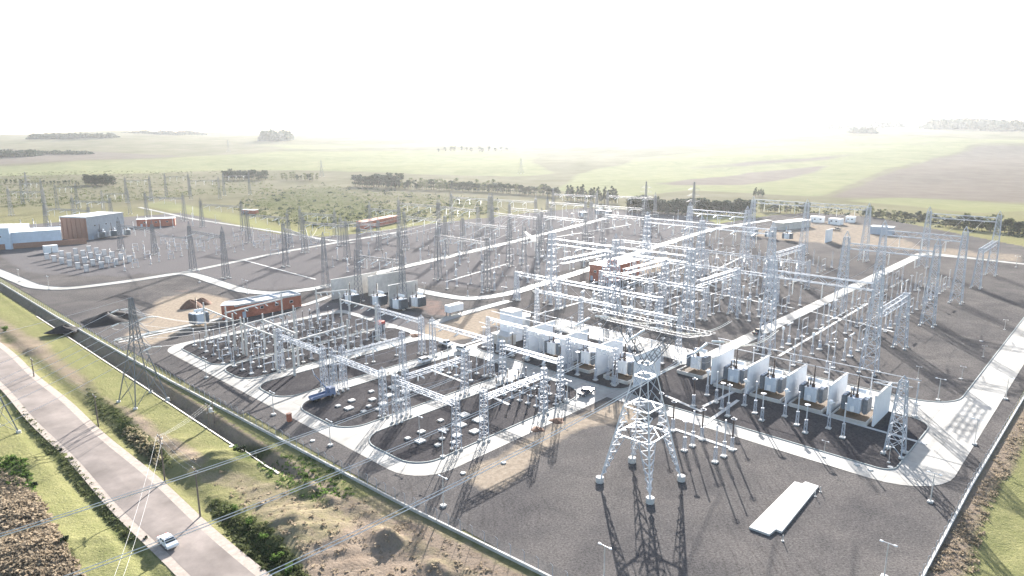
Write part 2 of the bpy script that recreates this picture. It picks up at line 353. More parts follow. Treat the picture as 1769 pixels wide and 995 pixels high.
GZ = [ # channel 0 grass, 1 bare dirt, 2 dark growth; outlines traced from the photograph
 (0, .5, [(-900, 1400), (-900, 440), (0, 470), (130, 560), (500, 760), (930, 1000), (900, 1400)]),
 (0, 1, [(-40, 480), (0, 492), (110, 552), (190, 598), (260, 640), (360, 700), (490, 775), (450, 805), (390, 780), (310, 735), (230, 705), (170, 660), (100, 600), (50, 560), (0, 535)]),
 (0, 1, [(0, 685), (30, 705), (120, 770), (230, 860), (345, 1000), (130, 1000), (95, 930), (60, 860), (40, 800), (0, 770)]),
 (0, 1, [(-300, 560), (0, 690), (0, 760), (-300, 700)]),
 (0, .8, [(440, 795), (520, 780), (560, 800), (620, 850), (560, 860), (480, 830)]),
 (0, 1, [(1850, 700), (1800, 1100), (1670, 1000), (1700, 900), (1742, 820), (1769, 760)]),
 (1, .8, [(-100, 530), (0, 548), (60, 580), (120, 630), (180, 680), (240, 715), (330, 765), (370, 800), (330, 800), (230, 745), (130, 672), (60, 620), (0, 600), (-100, 570)]),
 (1, .62, [(300, 800), (420, 820), (480, 835), (560, 870), (650, 850), (760, 910), (930, 1000), (1000, 1100), (560, 1100), (500, 960), (400, 850), (340, 830)]),
 (1, .95, [(520, 960), (640, 890), (760, 920), (940, 1010), (900, 1100), (560, 1100)]),
 (1, .9, [(0, 860), (60, 870), (100, 930), (130, 1000), (0, 1100), (-200, 1100), (-200, 860)]),
 (1, .8, [(-200, 780), (0, 800), (60, 860), (20, 880), (-200, 870)]),
 (1, .85, [(1560, 1010), (1640, 880), (1769, 680), (1850, 600), (1850, 690), (1769, 760), (1738, 820), (1695, 900), (1665, 1010)]),
 (2, .9, [(355, 850), (400, 870), (455, 915), (520, 985), (560, 1100), (480, 1100), (430, 960), (380, 900)]),
 (2, .9, [(130, 640), (200, 700), (280, 770), (300, 800), (270, 800), (220, 760), (150, 690)]),
 (2, .8, [(30, 690), (75, 745), (125, 800), (180, 860), (230, 930), (290, 1000), (270, 1000), (200, 925), (130, 840), (70, 770), (25, 715)]),
 (2, .85, [(395, 775), (440, 765), (480, 780), (430, 800), (405, 795)]),
 (2, .7, [(0, 560), (40, 585), (20, 600), (0, 590)]),
 # behind the yard
 (0, 1, [(255, 354), (300, 346), (420, 372), (480, 392), (560, 400), (700, 386), (880, 370), (640, 399), (560, 406), (470, 400), (380, 378), (300, 362)]),
 (1, .7, [(1260, 395), (1340, 378), (1480, 365), (1560, 395), (1769, 425), (1900, 430), (1900, 470), (1600, 440), (1440, 410)]),
 (0, .9, [(1200, 372), (1330, 372), (1340, 392), (1230, 392)]),
 (0, 1, [(960, 330), (1000, 300), (1100, 275), (1300, 256), (1690, 249), (1540, 292), (1420, 338), (1330, 335), (1200, 330), (1100, 340)]),
 (1, 1, [(1120, 320), (1280, 300), (1450, 285), (1400, 300), (1300, 320)]), (1, 1, [(1150, 292), (1350, 275), (1500, 262), (1400, 278), (1250, 290)]),
 (1, 1, [(1430, 340), (1560, 292), (1690, 251), (1900, 250), (1900, 350), (1769, 350), (1600, 342)]),
 (0, 1, [(1585, 278), (1600, 276), (1690, 322), (1769, 335), (1769, 341), (1680, 328)]), (0, .9, [(1450, 345), (1560, 338), (1769, 352), (1850, 362), (1700, 368), (1560, 355)]),
 (0, 1, [(-200, 292), (0, 287), (150, 276), (300, 272), (500, 262), (900, 258), (960, 300), (900, 305), (700, 300), (560, 296), (420, 294), (200, 300), (0, 305), (-200, 310)]),
 (0, .9, [(420, 250), (880, 246), (900, 252), (500, 258)]), (1, 1, [(-200, 262), (0, 258), (180, 262), (330, 270), (140, 276), (0, 284), (-200, 286)]),
 (0, .8, [(1100, 262), (1500, 235), (1769, 240), (1850, 246), (1300, 254)]),
 (2, .5, [(480, 330), (560, 318), (640, 345), (720, 375), (640, 385), (520, 385), (430, 355)]),
]
ys = np.concatenate([np.linspace(-60, 55, 14), np.geomspace(60, 300, 300), np.geomspace(303, 6500, 240)])
us = np.concatenate([np.linspace(-1.5, -.95, 12)[:-1], np.linspace(-.95, .95, 381), np.linspace(.95, 1.5, 12)[1:]])
Yg = np.repeat(ys[:, None], len(us), 1); Xg = us[None, :]*(np.maximum(Yg, 0)+60)
Zg = terr(Xg, Yg)
zg = zones(Xg, Yg, Zg, GZ); zg[..., 3] = sstep(420, 760, Yg)
ag_ = Xg*CT+Yg*ST; bg_ = Xg*ST-Yg*CT; dm = (ag_ > 59.9) & (ag_ < 64) & (bg_ < -60); zg[..., 1] = np.where(dm, .75, zg[..., 1]); zg[..., 0] = np.where(dm, .2, zg[..., 0])
gme = grid_mesh('ground', Xg, Yg, Zg, zg, 'ground'); struct('ground', gme)
# gravel platform of the yard
GP = [(0, 1, [(800, 822), (860, 782), (960, 735), (1045, 692), (1120, 700), (1130, 720), (1060, 728), (1000, 745), (950, 770), (900, 810), (870, 850), (840, 850)]),
      (0, .9, [(270, 520), (330, 500), (400, 520), (395, 560), (330, 570), (250, 600), (200, 590), (240, 560)]),
      (0, .95, [(790, 545), (860, 530), (870, 555), (820, 580), (750, 600), (715, 590), (740, 560)]),
      (0, .9, [(1090, 452), (1160, 440), (1150, 470), (1100, 475)]), (0, .62, [(1280, 402), (1400, 378), (1500, 388), (1600, 425), (1769, 440), (1769, 456), (1600, 438), (1400, 420), (1300, 410)]),
      (2, .6, [(150, 520), (220, 505), (215, 512), (165, 528)]), (2, .6, [(290, 500), (340, 495), (330, 503), (295, 508)]), (2, .5, [(700, 500), (770, 520), (800, 550), (730, 540), (715, 525)]),
      (2, .7, [(130, 545), (190, 555), (170, 565)]),
      (1, .8, [(0, 400), (320, 330), (480, 330), (720, 375), (1010, 360), (1200, 372), (1220, 400), (1010, 455), (880, 505), (720, 490), (560, 500), (420, 500), (320, 470), (150, 480), (40, 470), (0, 445)]),
      (1, .9, [(300, 600), (420, 560), (560, 520), (720, 540), (760, 560), (690, 590), (540, 625), (430, 665), (380, 640)])]
aa = np.concatenate([np.arange(66, 210, 1.5), np.arange(210, 620, 4)]); bb = np.concatenate([np.arange(-620, -260, 4), np.arange(-260, -15.9, 1.5)])
Ag, Bg = np.meshgrid(aa, bb, indexing='ij'); Xp = Ag*CT+Bg*ST; Yp = Ag*ST-Bg*CT; Zp = np.full(Xp.shape, .03)+.025*wob(Xp, Yp, 4)
ppx, ppy = project(Xp, Yp, Zp)
plat = [(-400, 360), (0, 372), (250, 352), (300, 364), (380, 380), (470, 402), (560, 408), (640, 400), (760, 384), (880, 371), (1010, 358), (1080, 362), (1200, 368), (1240, 386), (1330, 372), (1420, 365), (1500, 372), (1769, 425), (2600, 470), (2600, 2200), (-400, 2200)]
keep = in_poly(ppx, ppy, plat) & (Ag >= 63+.02*(Bg+376)*(Bg > -376)) & (Bg <= -16)
struct('gravel_yard', grid_mesh('gravel_yard', Xp, Yp, Zp, zones(Xp, Yp, Zp, GP, 5), 'gravel', keep))

def rounded(a0, a1, b0, b1, r, n=7):
    """rounded rectangle in site axes -> world xy; r = radius or 4 radii (a0b0, a1b0, a1b1, a0b1)"""
    rs = (r,)*4 if isinstance(r, (int, float)) else r; out = []
    for (ca, cb, sa, sb, st), rr in zip(((a0, b0, 1, 1, 180), (a1, b0, -1, 1, 270), (a1, b1, -1, -1, 0), (a0, b1, 1, -1, 90)), rs):
        for i in range(n+1):
            t = rad(st+90*i/n); out.append(XY(ca+sa*rr+rr*math.cos(t), cb+sb*rr+rr*math.sin(t)))
    return out
def sheet(name, pts, z, m, kind='structure'):
    me = MB().add([(p[0], p[1], z) for p in pts], [tuple(range(len(pts)))[::-1]]).mesh(name, m)
    if me.polygons[0].normal.z < 0: me.flip_normals()
    o = obj(name, me); o['kind'] = kind; return o
def ring(name, pts, z0, z1, wd, m, parent=None):
    """kerb of width wd along a closed outline"""
    n = len(pts); cx = sum(p[0] for p in pts)/n; cy = sum(p[1] for p in pts)/n; mb = MB(); vs = []
    for i in range(n):
        p = Vector(pts[i]); t = (Vector(pts[(i+1) % n])-Vector(pts[i-1])).normalized(); nn = Vector((-t.y, t.x))
        if nn.dot(Vector((cx, cy))-p) > 0: nn = -nn
        q = p+nn*wd; vs += [(p.x, p.y, z0), (p.x, p.y, z1), (q.x, q.y, z1), (q.x, q.y, z0)]
    fs = []
    for i in range(n):
        j = (i+1) % n
        for k in range(3): fs.append((4*i+k, 4*i+k+1, 4*j+k+1, 4*j+k))
    o = obj(name, mb.add(vs, fs).mesh(name, m), parent)
    if not parent: o['kind'] = 'structure'
    return o
zi = [0.10]
def block(a0, a1, b0, b1, r, z, name='concrete_road'): return sheet(name, rounded(a0, a1, b0, b1, r), z, 'slab')
def island(a0, a1, b0, b1, r, z):
    pts = rounded(a0, a1, b0, b1, r)
    n = MB().add([(p[0], p[1], z) for p in pts], [tuple(range(len(pts)))[::-1]])
    me = n.mesh('gravel_bed', 'freshgravel' if a1 < 180 else 'gravel')
    if me.polygons[0].normal.z < 0: me.flip_normals()
    ca = me.color_attributes.new('zone', 'FLOAT_COLOR', 'POINT'); ca.data.foreach_set('color', [0.0]*(4*len(me.vertices)))
    o = struct('gravel_bed', me)
    ring('kerb', pts, z-.05, z+.11, .22, 'kerb', o)
block(74.8, 142, -222, -94.2, (8, 3, .5, 9), .070); block(136.6, 187.4, -152, -20, (1, 1, 1, 12), .078); block(175.5, 441, -93, -20, (3, 4, 4, 3), .086)
for isl in ((79, 139, -218.5, -190.2, 5), (79, 139, -188.6, -173.2, 5), (79, 139, -168.2, -153.4, 5), (79, 136.2, -148, -125.2, 6), (79, 136.2, -119.8, -99.6, (6, 6, 8, 6)), (142.2, 175, -150, -94, 4), (142.2, 175, -93, -29.5, (4, 4, 5, 3)), (188.3, 436.5, -88, -27.8, (3, 3, 3, 10))):
    island(*isl, .13)
def road_px(pts, wdt, z, m='slab', name='concrete_road', kerb=True):
    W_ = [Vector(G(*p)) for p in pts]; P2 = [W_[0]]
    for i in range(1, len(W_)-1):           # round the bends
        a_, b_, c_ = W_[i-1], W_[i], W_[i+1]; k = min(.45*min((a_-b_).length, (c_-b_).length), 18)
        p0 = b_+(a_-b_).normalized()*k; p1 = b_+(c_-b_).normalized()*k
        for t in np.linspace(0, 1, 6): P2.append(p0*(1-t)**2+b_*2*t*(1-t)+p1*t*t)
    P2.append(W_[-1]); L_, R_ = [], []
    for i, p in enumerate(P2):
        t = (P2[min(i+1, len(P2)-1)]-P2[max(i-1, 0)]).normalized(); nn = Vector((-t.y, t.x))*wdt/2
        L_.append(p+nn); R_.append(p-nn)
    n = len(P2); vs = [(p.x, p.y, z) for p in L_]+[(p.x, p.y, z) for p in R_]
    me = MB().add(vs, [(i, n+i, n+i+1, i+1) for i in range(n-1)]).mesh(name, m)
    if me.polygons[0].normal.z < 0: me.flip_normals()
    o = struct(name, me)
    if kerb:
        for S_, sg in ((L_, 1), (R_, -1)):
            mb = MB(); mb.path([(p.x, p.y, z) for p in S_], .12, 4); obj('kerb', mb.mesh('kerb', 'kerb'), o)
    return o
road_px([(-260, 396), (-20, 463), (60, 496), (110, 500), (210, 488), (318, 471), (345, 478), (420, 503), (470, 508), (560, 497), (640, 474), (760, 447), (890, 417), (1060, 374)], 6.0, .100)
road_px([(318, 471), (480, 437), (600, 416), (700, 400)], 4.0, .106)
road_px([(700, 497), (750, 508), (810, 518), (880, 508), (1000, 471), (1120, 430), (1230, 396), (1330, 380)], 6.0, .112)
road_px([(240, 358), (330, 378), (430, 393), (560, 414), (610, 420)], 3.5, .104)
road_px([(745, 560), (790, 545), (850, 528), (880, 520)], 4.0, .118)
road_px([(200, 588), (330, 562), (430, 540), (520, 530), (560, 516), (590, 505)], 3.0, .121)
road_px([(1600, 437), (1769, 457), (2000, 480)], 4.5, .125)
# curved earthwork track beyond the yard and the country road in front
def strip_ab(name, a0, a1, b0, b1, z, m):
    o = sheet(name, [XY(a0, b0), XY(a1, b0), XY(a1, b1), XY(a0, b1)], z, m); return o
def road_strip(name, ac, wdt, b0, b1, dz, m):
    n = 90; vs = []; fs = []
    for i in range(n+1):
        b = b0+(b1-b0)*i/n
        for k in range(5):
            a = ac+wdt*(k/4-.5)+.25*math.sin(b*.11+k*(1 if k in (0, 4) else 0)); x, y = XY(a, b); vs.append((x, y, T1(x, y)*0-0.81+dz+(.06*(1-abs(k-2)/2))))
    for i in range(n):
        for k in range(4): fs.append((i*5+k, i*5+k+1, (i+1)*5+k+1, (i+1)*5+k))
    me = MB().add(vs, fs).mesh(name, m)
    if me.polygons[0].normal.z < 0: me.flip_normals()
    struct(name, me)
road_strip('road_shoulder', 37.4, 10.2, -420, -20, .10, 'shoulder'); road_strip('asphalt_road', 37.3, 7.0, -420, -20, .13, 'asphalt')

dv = []; df = []
for i in range(81):
    b = -300+(300-119)*i/80
    for a in (59.2, 59.75): x, y = XY(a, b); dv.append((x, y, T1(x, y)+.12))
me = MB().add(dv, [(2*i, 2*i+1, 2*i+3, 2*i+2) for i in range(80)]).mesh('drain_edge', 'concrete')
if me.polygons[0].normal.z < 0: me.flip_normals()
struct('drain_edge', me)
# cable trench lids (pale lines across the gravel)
def trench(p, q, wd=.9, z=.17):
    p = Vector(G(*p)); q = Vector(G(*q)); d = (q-p).normalized(); nn = Vector((-d.y, d.x))*wd/2
    me = MB().prism([(p+nn)[:], (q+nn)[:], (q-nn)[:], (p-nn)[:]], .03, z).mesh('cable_trench', 'pad')
    o = struct('cable_trench', me)
TR = [((1120, 487), (1372, 533)), ((1394, 537), (1545, 574)), ((1345, 616), (1500, 524)), ((930, 543), (1030, 515)), ((1114, 545), (1172, 522)), ((1070, 500), (1218, 449)),
      ((1215, 703), (1270, 676)), ((1150, 684), (1212, 712)), ((1215, 735), (1275, 692)), ((1275, 676), (1600, 768)), ((1165, 742), (1272, 778)), ((422, 450), (545, 483)), ((653, 652), (780, 603)), ((655, 640), (700, 655)), ((205, 592), (330, 566)),
      ((745, 640), (800, 660)), ((840, 585), (760, 610)), ((770, 487), (880, 455)), ((900, 420), (1090, 388)), ((1230, 470), (1290, 440)), ((590, 505), (650, 490)), ((815, 670), (880, 700))]
for p, q in TR: trench(p, q)

# ------------------------------------------------------------------ lattice columns, beams, gantries
cache = {}
def memo(key, fn):
    if key not in cache: cache[key] = fn()
    return cache[key]
def column_parts(h, wb, wt, m, detail=True, peak=0.0):
    def mk():
        hb, ht = wb/2, wt/2; t = .22 if wb > 2.8 else .17 if wb > 1.6 else .13
        legs = MB()
        for sx in (-1, 1):
            for sy in (-1, 1): legs.bar((sx*hb, sy*hb, .1), (sx*ht, sy*ht, h), t)
        legs.bar((-ht, -ht, h), (ht, -ht, h), t*.7).bar((-ht, ht, h), (ht, ht, h), t*.7).bar((-ht, -ht, h), (-ht, ht, h), t*.7).bar((ht, -ht, h), (ht, ht, h), t*.7)
        if peak:
            for sx in (-1, 1):
                for sy in (-1, 1): legs.bar((sx*ht, sy*ht, h), (0, 0, h+peak), t*.6)
        br = MB(); z = .4; k = 0; f = lambda zz: hb+(ht-hb)*zz/h
        while z < h-.2:
            st = max(1.0, 2*f(z)*.95); z2 = min(z+st, h); w0, w1 = f(z), f(z2); s = 1 if k % 2 else -1
            br.bar((-s*w0, -w0, z), (s*w1, -w1, z2), t*.55)
            if wb > 1.6: br.bar((s*w0, -w0, z), (-s*w1, -w1, z2), t*.4)
            br.bar((-w1, -w1, z2), (w1, -w1, z2), t*.45); z = z2; k += 1
        ft = MB().box((0, 0, .2), (.9 if wb > 1.6 else .55, .9 if wb > 1.6 else .55, .4))
        return legs.mesh('column', m), br.mesh('bracing', m), ft.mesh('footing', 'pad')
    return memo(('col', h, wb, wt, m, peak), mk)
def add_column(t, x, y, h, wb, wt, m, peak=0.0, name='column'):
    cm, bm, fm = column_parts(h, wb, wt, m, peak=peak)
    c = obj(name, cm, t, (x, y, 0))
    for k in range(4): obj('bracing', bm, c, (0, 0, 0), k*math.pi/2)
    for sx in (-1, 1):
        for sy in (-1, 1): obj('footing', fm, c, (sx*wb/2, sy*wb/2, 0))
    return c
def beam_mesh(L, wd, dp, m):
    def mk():
        ch = MB(); lc = MB(); t = .2 if dp > 1.6 else .15 if dp > .9 else .12
        for sy in (-1, 1):
            for z in (0, -dp): ch.bar((0, sy*wd/2, z), (L, sy*wd/2, z), t)
        n = max(2, round(L/(dp*1.25))); st = L/n
        for i in range(n):
            x0, x1 = i*st, (i+1)*st; s = i % 2
            for sy in (-1, 1): lc.bar((x0, sy*wd/2, 0 if s else -dp), (x1, sy*wd/2, -dp if s else 0), t*.55)
            for z in (0, -dp): lc.bar((x0, wd/2*(1 if s else -1), z), (x1, wd/2*(-1 if s else 1), z), t*.55)
        return ch.mesh('beam', m), lc.mesh('lacing', m)
    return memo(('beam', round(L, 1), wd, dp, m), mk)
def ins_mesh(L, r=.2):
    def mk():
        pr = [(.04, 0)]; n = int(L/.3)
        for i in range(n):
            z = -.25-i*(L-.5)/n; pr += [(.06, z), (r, z-.06), (r*.9, z-.12), (.06, z-.16)]
        pr += [(.04, -L)]; return MB().lathe(pr, 7).mesh('insulator_string', 'glassins', True)
    return memo(('ins', L, r), mk)
far_strings = MB()
def ins_string(p, d, L, label, group, r=.2):
    d = Vector(d).normalized()
    gk = (group or '').split(' on ')[-1]
    if gk.startswith('O') and gk not in ('O1', 'O2', 'O3', 'O4', 'O5', 'O9', 'O25', 'O31') or gk == 'B4':   # too many and too small to pick apart
        me_ = ins_mesh(L, r); R_ = d.to_track_quat('-Z', 'Y').to_matrix(); far_strings.add([R_ @ v.co+Vector(p) for v in me_.vertices], [tuple(f_.vertices) for f_ in me_.polygons]); return Vector(p)+d*L
    rot = d.to_track_quat('-Z', 'Y').to_euler()
    o = obj('insulator_string', ins_mesh(L, r), None, p, rot=rot); tag(o, label, 'insulator', group); return Vector(p)+d*L
def wire(p, q, sag, r, label, group, n=14, m='wire'):
    p = Vector(p); q = Vector(q); pts = []
    for i in range(n+1):
        t = i/n; v = p.lerp(q, t); v.z -= sag*4*t*(1-t); pts.append(v)
    mid = pts[0].copy(); o = obj('conductor', MB().path([v-mid for v in pts], r, 4).mesh('conductor', m), None, mid)
    tag(o, label, 'power line', group); return o
ANCH = {}
def gantry(key, pts, z, desc, h=None, wb=2.4, wt=1.1, peak=0.0, m='steel', phases=3, strings='', cols=None, slen=3.6, bw=1.0, bd=1.1, skip=()):
    """pts: world xy of the column feet in a row; z: beam top. strings: '+','-' strain sides, 'v' hanging"""
    h = h or z+.3; p0 = Vector(pts[0]); p1 = Vector(pts[-1]); rz = math.atan2(p1.y-p0.y, p1.x-p0.x); mid = (p0+p1)/2
    t = thing('lattice_gantry', desc[0].upper()+desc[1:] if False else desc, 'gantry', (mid.x, mid.y, .1), rz)
    d = Vector((math.cos(rz), math.sin(rz))); nrm = Vector((-d.y, d.x)); xs = [(Vector(p)-mid).dot(d) for p in pts]
    for i, x in enumerate(xs):
        if i not in skip: add_column(t, x, 0, h, wb, wt, m, peak)
    anch = []
    for i in range(len(xs)-1):
        L = xs[i+1]-xs[i]; e = wt*.5; cm, lm = beam_mesh(L-2*e, bw, bd, m); b = obj('beam', cm, t, (xs[i]+e, 0, z)); obj('lacing', lm, b)
        for k in range(phases):
            x = xs[i]+L*(k+.75)/(phases+.5); bp = mid+d*x; base = Vector((bp.x, bp.y, z-bd+.1)); an = {}
            lab = 'insulator string on the '+desc
            for c in strings:
                if c == 'v': an['v'] = ins_string(base+Vector((nrm.x, nrm.y, 0))*.3, (0, 0, -1), slen, 'hanging '+lab, 'hanging strings on '+key)
                else:
                    s = 1 if c == '+' else -1; an[c] = ins_string(base+Vector((nrm.x, nrm.y, 0))*s*.5, (nrm.x*s, nrm.y*s, -.22), slen, ('rear ' if (nrm*s).y > 0 else 'front ')+lab, 'strain strings %s on ' % c+key)
            an['o'] = base; anch.append(an)
    ANCH[key] = anch; return t
def span(k1, s1, k2, s2, label, sag=1.6, r=.05, i1=0, i2=0, n=3):
    A, B = ANCH[k1], ANCH[k2]
    for i in range(n):
        if i1+i < len(A) and i2+i < len(B):
            a = A[i1+i].get(s1, A[i1+i]['o']); b = B[i2+i].get(s2, B[i2+i]['o']); wire(a, b, sag, r, label, 'spans '+k1+k2)
def gp(pts_px, z): return [G(p[0], p[1], z) for p in pts_px]
def gab(pts): return [XY(*p) for p in pts]
# tall new gantries of the right-hand yard
tall = dict(h=28.5, wb=4.0, wt=1.7, peak=2.4, bd=2.0, bw=1.7, slen=4.8)
gantry('R1', gab([(202, -80.5), (202, -51)]), 25.5, 'tall gantry of the right yard nearest the transformers', strings='+v', **tall)
gantry('R2', gab([(269, -80.5), (269, -51)]), 26.3, 'tall right yard gantry second from the transformers', strings='+v', **tall)
gantry('R3', gab([(315, -80), (315, -51)]), 26.6, 'tall right yard gantry third from the transformers', strings='+v', **tall)
gantry('R4', gab([(392, -80), (392, -51)]), 27.5, 'tall gantry before the curved earth track', strings='+', **tall)
gantry('R5', gab([(392, -171), (392, -140), (392, -108)]), 29.0, 'two bay tall gantry before the site huts', strings='+v', **tall)
gantry('M1', gab([(204, -169), (204, -139), (204, -109)]), 26.0, 'two bay tall gantry beside the brick hall', strings='-v', **tall)
gantry('M2', gab([(278, -172), (278, -144), (278, -112)]), 27.5, 'two bay tall gantry behind the brick hall', strings='-v', **tall)
gantry('M3', gab([(333, -180), (333, -148)]), 27.0, 'single bay gantry before the dark tree clump', strings='-v', **tall)
low = dict(h=17.6, wb=3.4, wt=1.6, bd=1.8, bw=1.6, peak=0, phases=3)
gantry('A1', gab([(206.5, -51), (234, -51)]), 17.2, 'lower cross lattice gantry beside the gravel of the right yard', skip=(0,), **low)
gantry('A2', gab([(353, -50.5), (387.5, -50.5)]), 17.4, 'lower cross lattice gantry at the far right corner', skip=(1,), **low)
gantry('A3', gab([(208, -108), (238, -108)]), 17.2, 'lower cross gantry left of the straight road', skip=(0,), strings='-', **low)
gantry('A4', gab([(208, -168), (240, -168)]), 17.2, 'lower cross gantry beside the brick hall', skip=(0,), strings='v', **low)
gantry('B1', gab([(199, -183), (199, -161), (199, -139), (199, -116.5)]), 11.6, 'long low bright lattice gantry behind the two white tanks', h=11.8, wb=1.8, wt=1.1, bd=1.2, bw=1.4, strings='')
# front yard, three bays of light gantries
fr = dict(h=11.6, wb=1.5, wt=1.1, bd=.95, bw=.95, slen=1.8, peak=.9)
gantry('F1', gab([(90, -173.5), (90, -151)]), 10.8, 'light gantry beside the blue crane truck', strings='+', **fr)
gantry('F2', gab([(90, -146.5), (90, -125.5)]), 10.8, 'light gantry over the first pad group', strings='+', **fr)
gantry('F3', gab([(90, -120.5), (90, -100)]), 10.8, 'light gantry over the second pad group', strings='+', **fr)
gantry('F4', gab([(127, -178), (127, -156)]), 10.8, 'light gantry behind the red topped container', strings='-', **fr)
gantry('F5', gab([(127.5, -151.5), (127.5, -127)]), 10.8, 'light gantry over the parked vehicles', strings='-', **fr)
gantry('F6', gab([(126, -121), (126, -101)]), 10.8, 'light gantry before the white fire walls', strings='-', **fr)
gantry('F7', gab([(93.5, -147.5), (113, -147.5)]), 10.2, 'lengthwise light gantry left of the vehicle road', strings='-v', **fr)
gantry('F8', gab([(94, -122), (113, -122)]), 10.2, 'lengthwise light gantry between the two pad groups', strings='-v', **fr)
gantry('F9', gab([(97, -98.8), (117, -98.8)]), 10.4, 'lengthwise light gantry beside the front cross road', strings='', **fr)
for k1, k2, b in (('F1', 'F4', 'first'), ('F2', 'F5', 'second'), ('F3', 'F6', 'third')):
    span(k1, '+', k2, '-', 'thin conductor stretched over the %s bay of the front yard' % b, 1.0, .035)
lowm = dict(h=12.2, wb=1.5, wt=1.0, bd=1.0, bw=1.0, slen=2.6)
gantry('B2', gab([(222, -158), (222, -135), (222, -112)]), 11.9, 'long low gantry in the crowded centre', strings='-v', **lowm)
gantry('B3', gab([(262, -168), (262, -146), (262, -124), (262, -102)]), 11.9, 'long low gantry right of the brick hall', strings='-v', **lowm)
gantry('B4', gab([(300, -200), (300, -176), (300, -152), (300, -128), (300, -104)]), 11.9, 'long low gantry before the far huts', strings='v', **lowm)
gantry('P1', gab([(145.5, -146), (145.5, -130), (145.5, -114), (145.5, -98)]), 9.8, 'low gantry before the left white fire walls', h=10, wb=1.1, wt=.8, bd=.7, bw=.8, slen=1.6, strings='-v')
gantry('P2', gab([(173.5, -150), (173.5, -131), (173.5, -112), (173.5, -95)]), 13.5, 'gantry behind the left white fire walls', h=13.8, wb=1.5, wt=.9, bd=.9, bw=.9, slen=2.4, strings='+v')
gantry('A5', gab([(208, -138), (238, -138)]), 17.2, 'lower cross gantry in the crowded centre', skip=(0,), strings='v', **low)
gantry('A6', gab([(282, -112), (312, -112)]), 17.2, 'lower cross gantry far left of the straight road', skip=(0,), strings='v', **low)
span('P2', '+', 'B1', '-', 'slack conductor between the left fire walls and the tanks', 1.5, .05, n=9); span('B1', '+', 'B2', '-', 'slack conductor over the gravel before the brick hall', 1.2, .045, 3, 0, 6); span('B2', '+', 'B3', '-', 'slack conductor beside the brick hall', 2, .045, 0, 0, 6); span('P1', '+', 'P2', '-', 'slack conductor above the left fire walls', 1.0, .045, n=9)
span('B3', '+', 'B4', '-', 'slack conductor in the far middle yard', 2, .045, n=9); span('R1', '-', 'A1', 'o', 'drop conductor at the first right yard gantry', .5, .04, n=3)
# older yard at the far left: darker columns
od = dict(m='oldsteel', h=22.5, wb=2.6, wt=1.1, peak=2.5, bd=1.0, bw=.9, slen=4.4)
def gfeet(pts): return [G(*p) for p in pts]
OLD = [('O1', [(334, 467), (391, 481)], 20, 'dark gantry at the left road corner'),
       ('O2', [(527, 437), (600, 447)], 18, 'dark gantry before the long brick wall'),
       ('O3', [(622, 463), (692, 480)], 20, 'dark gantry behind the grey fire walls'),
       ('O4', [(757, 483), (842, 502)], 21, 'dark gantry right of the grey walls'),
       ('O5', [(563, 495), (494, 461)], 20, 'dark gantry over the bare triangular gravel'),
       ('O6', [(905, 480), (928, 505)], 22, 'narrow dark gantry left of the brick hall'),
       ('O7', [(690, 400), (760, 408)], 20, 'left far gantry over the grass bank'),
       ('O8', [(757, 408), (826, 418)], 20, 'right far gantry over the grass bank'),
       ('O9', [(850, 432), (930, 446)], 22, 'dark gantry in the crowded middle yard'),
       ('O10', [(935, 440), (1010, 452)], 22, 'dark gantry beside the hazy transformers'),
       ('O11', [(945, 398), (1010, 404)], 20, 'left gantry before the pointed trees'),
       ('O12', [(1020, 405), (1110, 414)], 20, 'right gantry before the pointed trees'),
       ('O13', [(780, 385), (845, 391)], 20, 'leftmost gantry before the long hedge'),
       ('O14', [(850, 391), (925, 397)], 20, 'middle gantry before the long hedge'),
       ('O15', [(955, 378), (1030, 383)], 20, 'rightmost gantry before the long hedge'),
       ('O16', [(1048, 385), (1130, 392)], 21, 'dark gantry left of the tree clump'),
       ('O17', [(520, 402), (580, 408)], 14, 'small gantry at the grass bank end'),
       ('O18', [(220, 350), (262, 347)], 22, 'dark gantry before the round tree clump'),
       ('O19', [(288, 340), (328, 338)], 22, 'dark gantry right of the round clump'),
       ('O20', [(388, 338), (432, 336)], 22, 'dark gantry before the far wood edge'),
       ('O21', [(100, 362), (135, 360)], 20, 'dark gantry left of the round clump'),
       ('O22', [(82, 398), (158, 404)], 16, 'dark gantry behind the pale blue hall'),
       ('O24', [(700, 432), (770, 442)], 20, 'dark gantry above the pale trench road'), ('O25', [(800, 447), (880, 460)], 20, 'dark gantry left of the crowded middle yard'), ('O26', [(1040, 432), (1120, 442)], 21, 'dark gantry behind the brick hall roof'),
       ('O27', [(590, 425), (655, 432)], 15, 'small dark gantry below the brick wall building'), ('O28', [(880, 412), (950, 420)], 20, 'dark gantry over the far pale road'), ('O29', [(180, 372), (225, 370)], 18, 'dark gantry behind the control hall'), ('O30', [(40, 352), (75, 350)], 20, 'dark gantry at the hazy left edge'),
       ('O32', [(130, 388), (195, 390)], 18, 'dark gantry behind the control hall roof'), ('O33', [(255, 378), (320, 382)], 18, 'dark gantry behind the low brick store'), ('O34', [(350, 392), (420, 398)], 17, 'dark gantry below the grass bank'), ('O35', [(20, 372), (80, 372)], 20, 'dark gantry beyond the pale blue halls'),
       ('O36', [(430, 420), (500, 428)], 18, 'dark gantry beyond the triangular gravel'), ('O37', [(330, 345), (380, 343)], 20, 'far gantry left of the wood edge'), ('O38', [(640, 402), (690, 408)], 17, 'dark gantry over the brick wall building'),
       ('O31', [(620, 521), (697, 534)], 19, 'dark gantry in front of the grey fire walls'),
       ('O23', [(268, 440), (210, 432)], 15, 'dark gantry amid the rows of small breakers')]
for k, px, z, ds in OLD:
    d2 = dict(od); d2['h'] = z+2.0; gantry(k, gfeet(px), z, ds, strings='-v' if k not in ('O1', 'O5', 'O3') else '-', **d2)
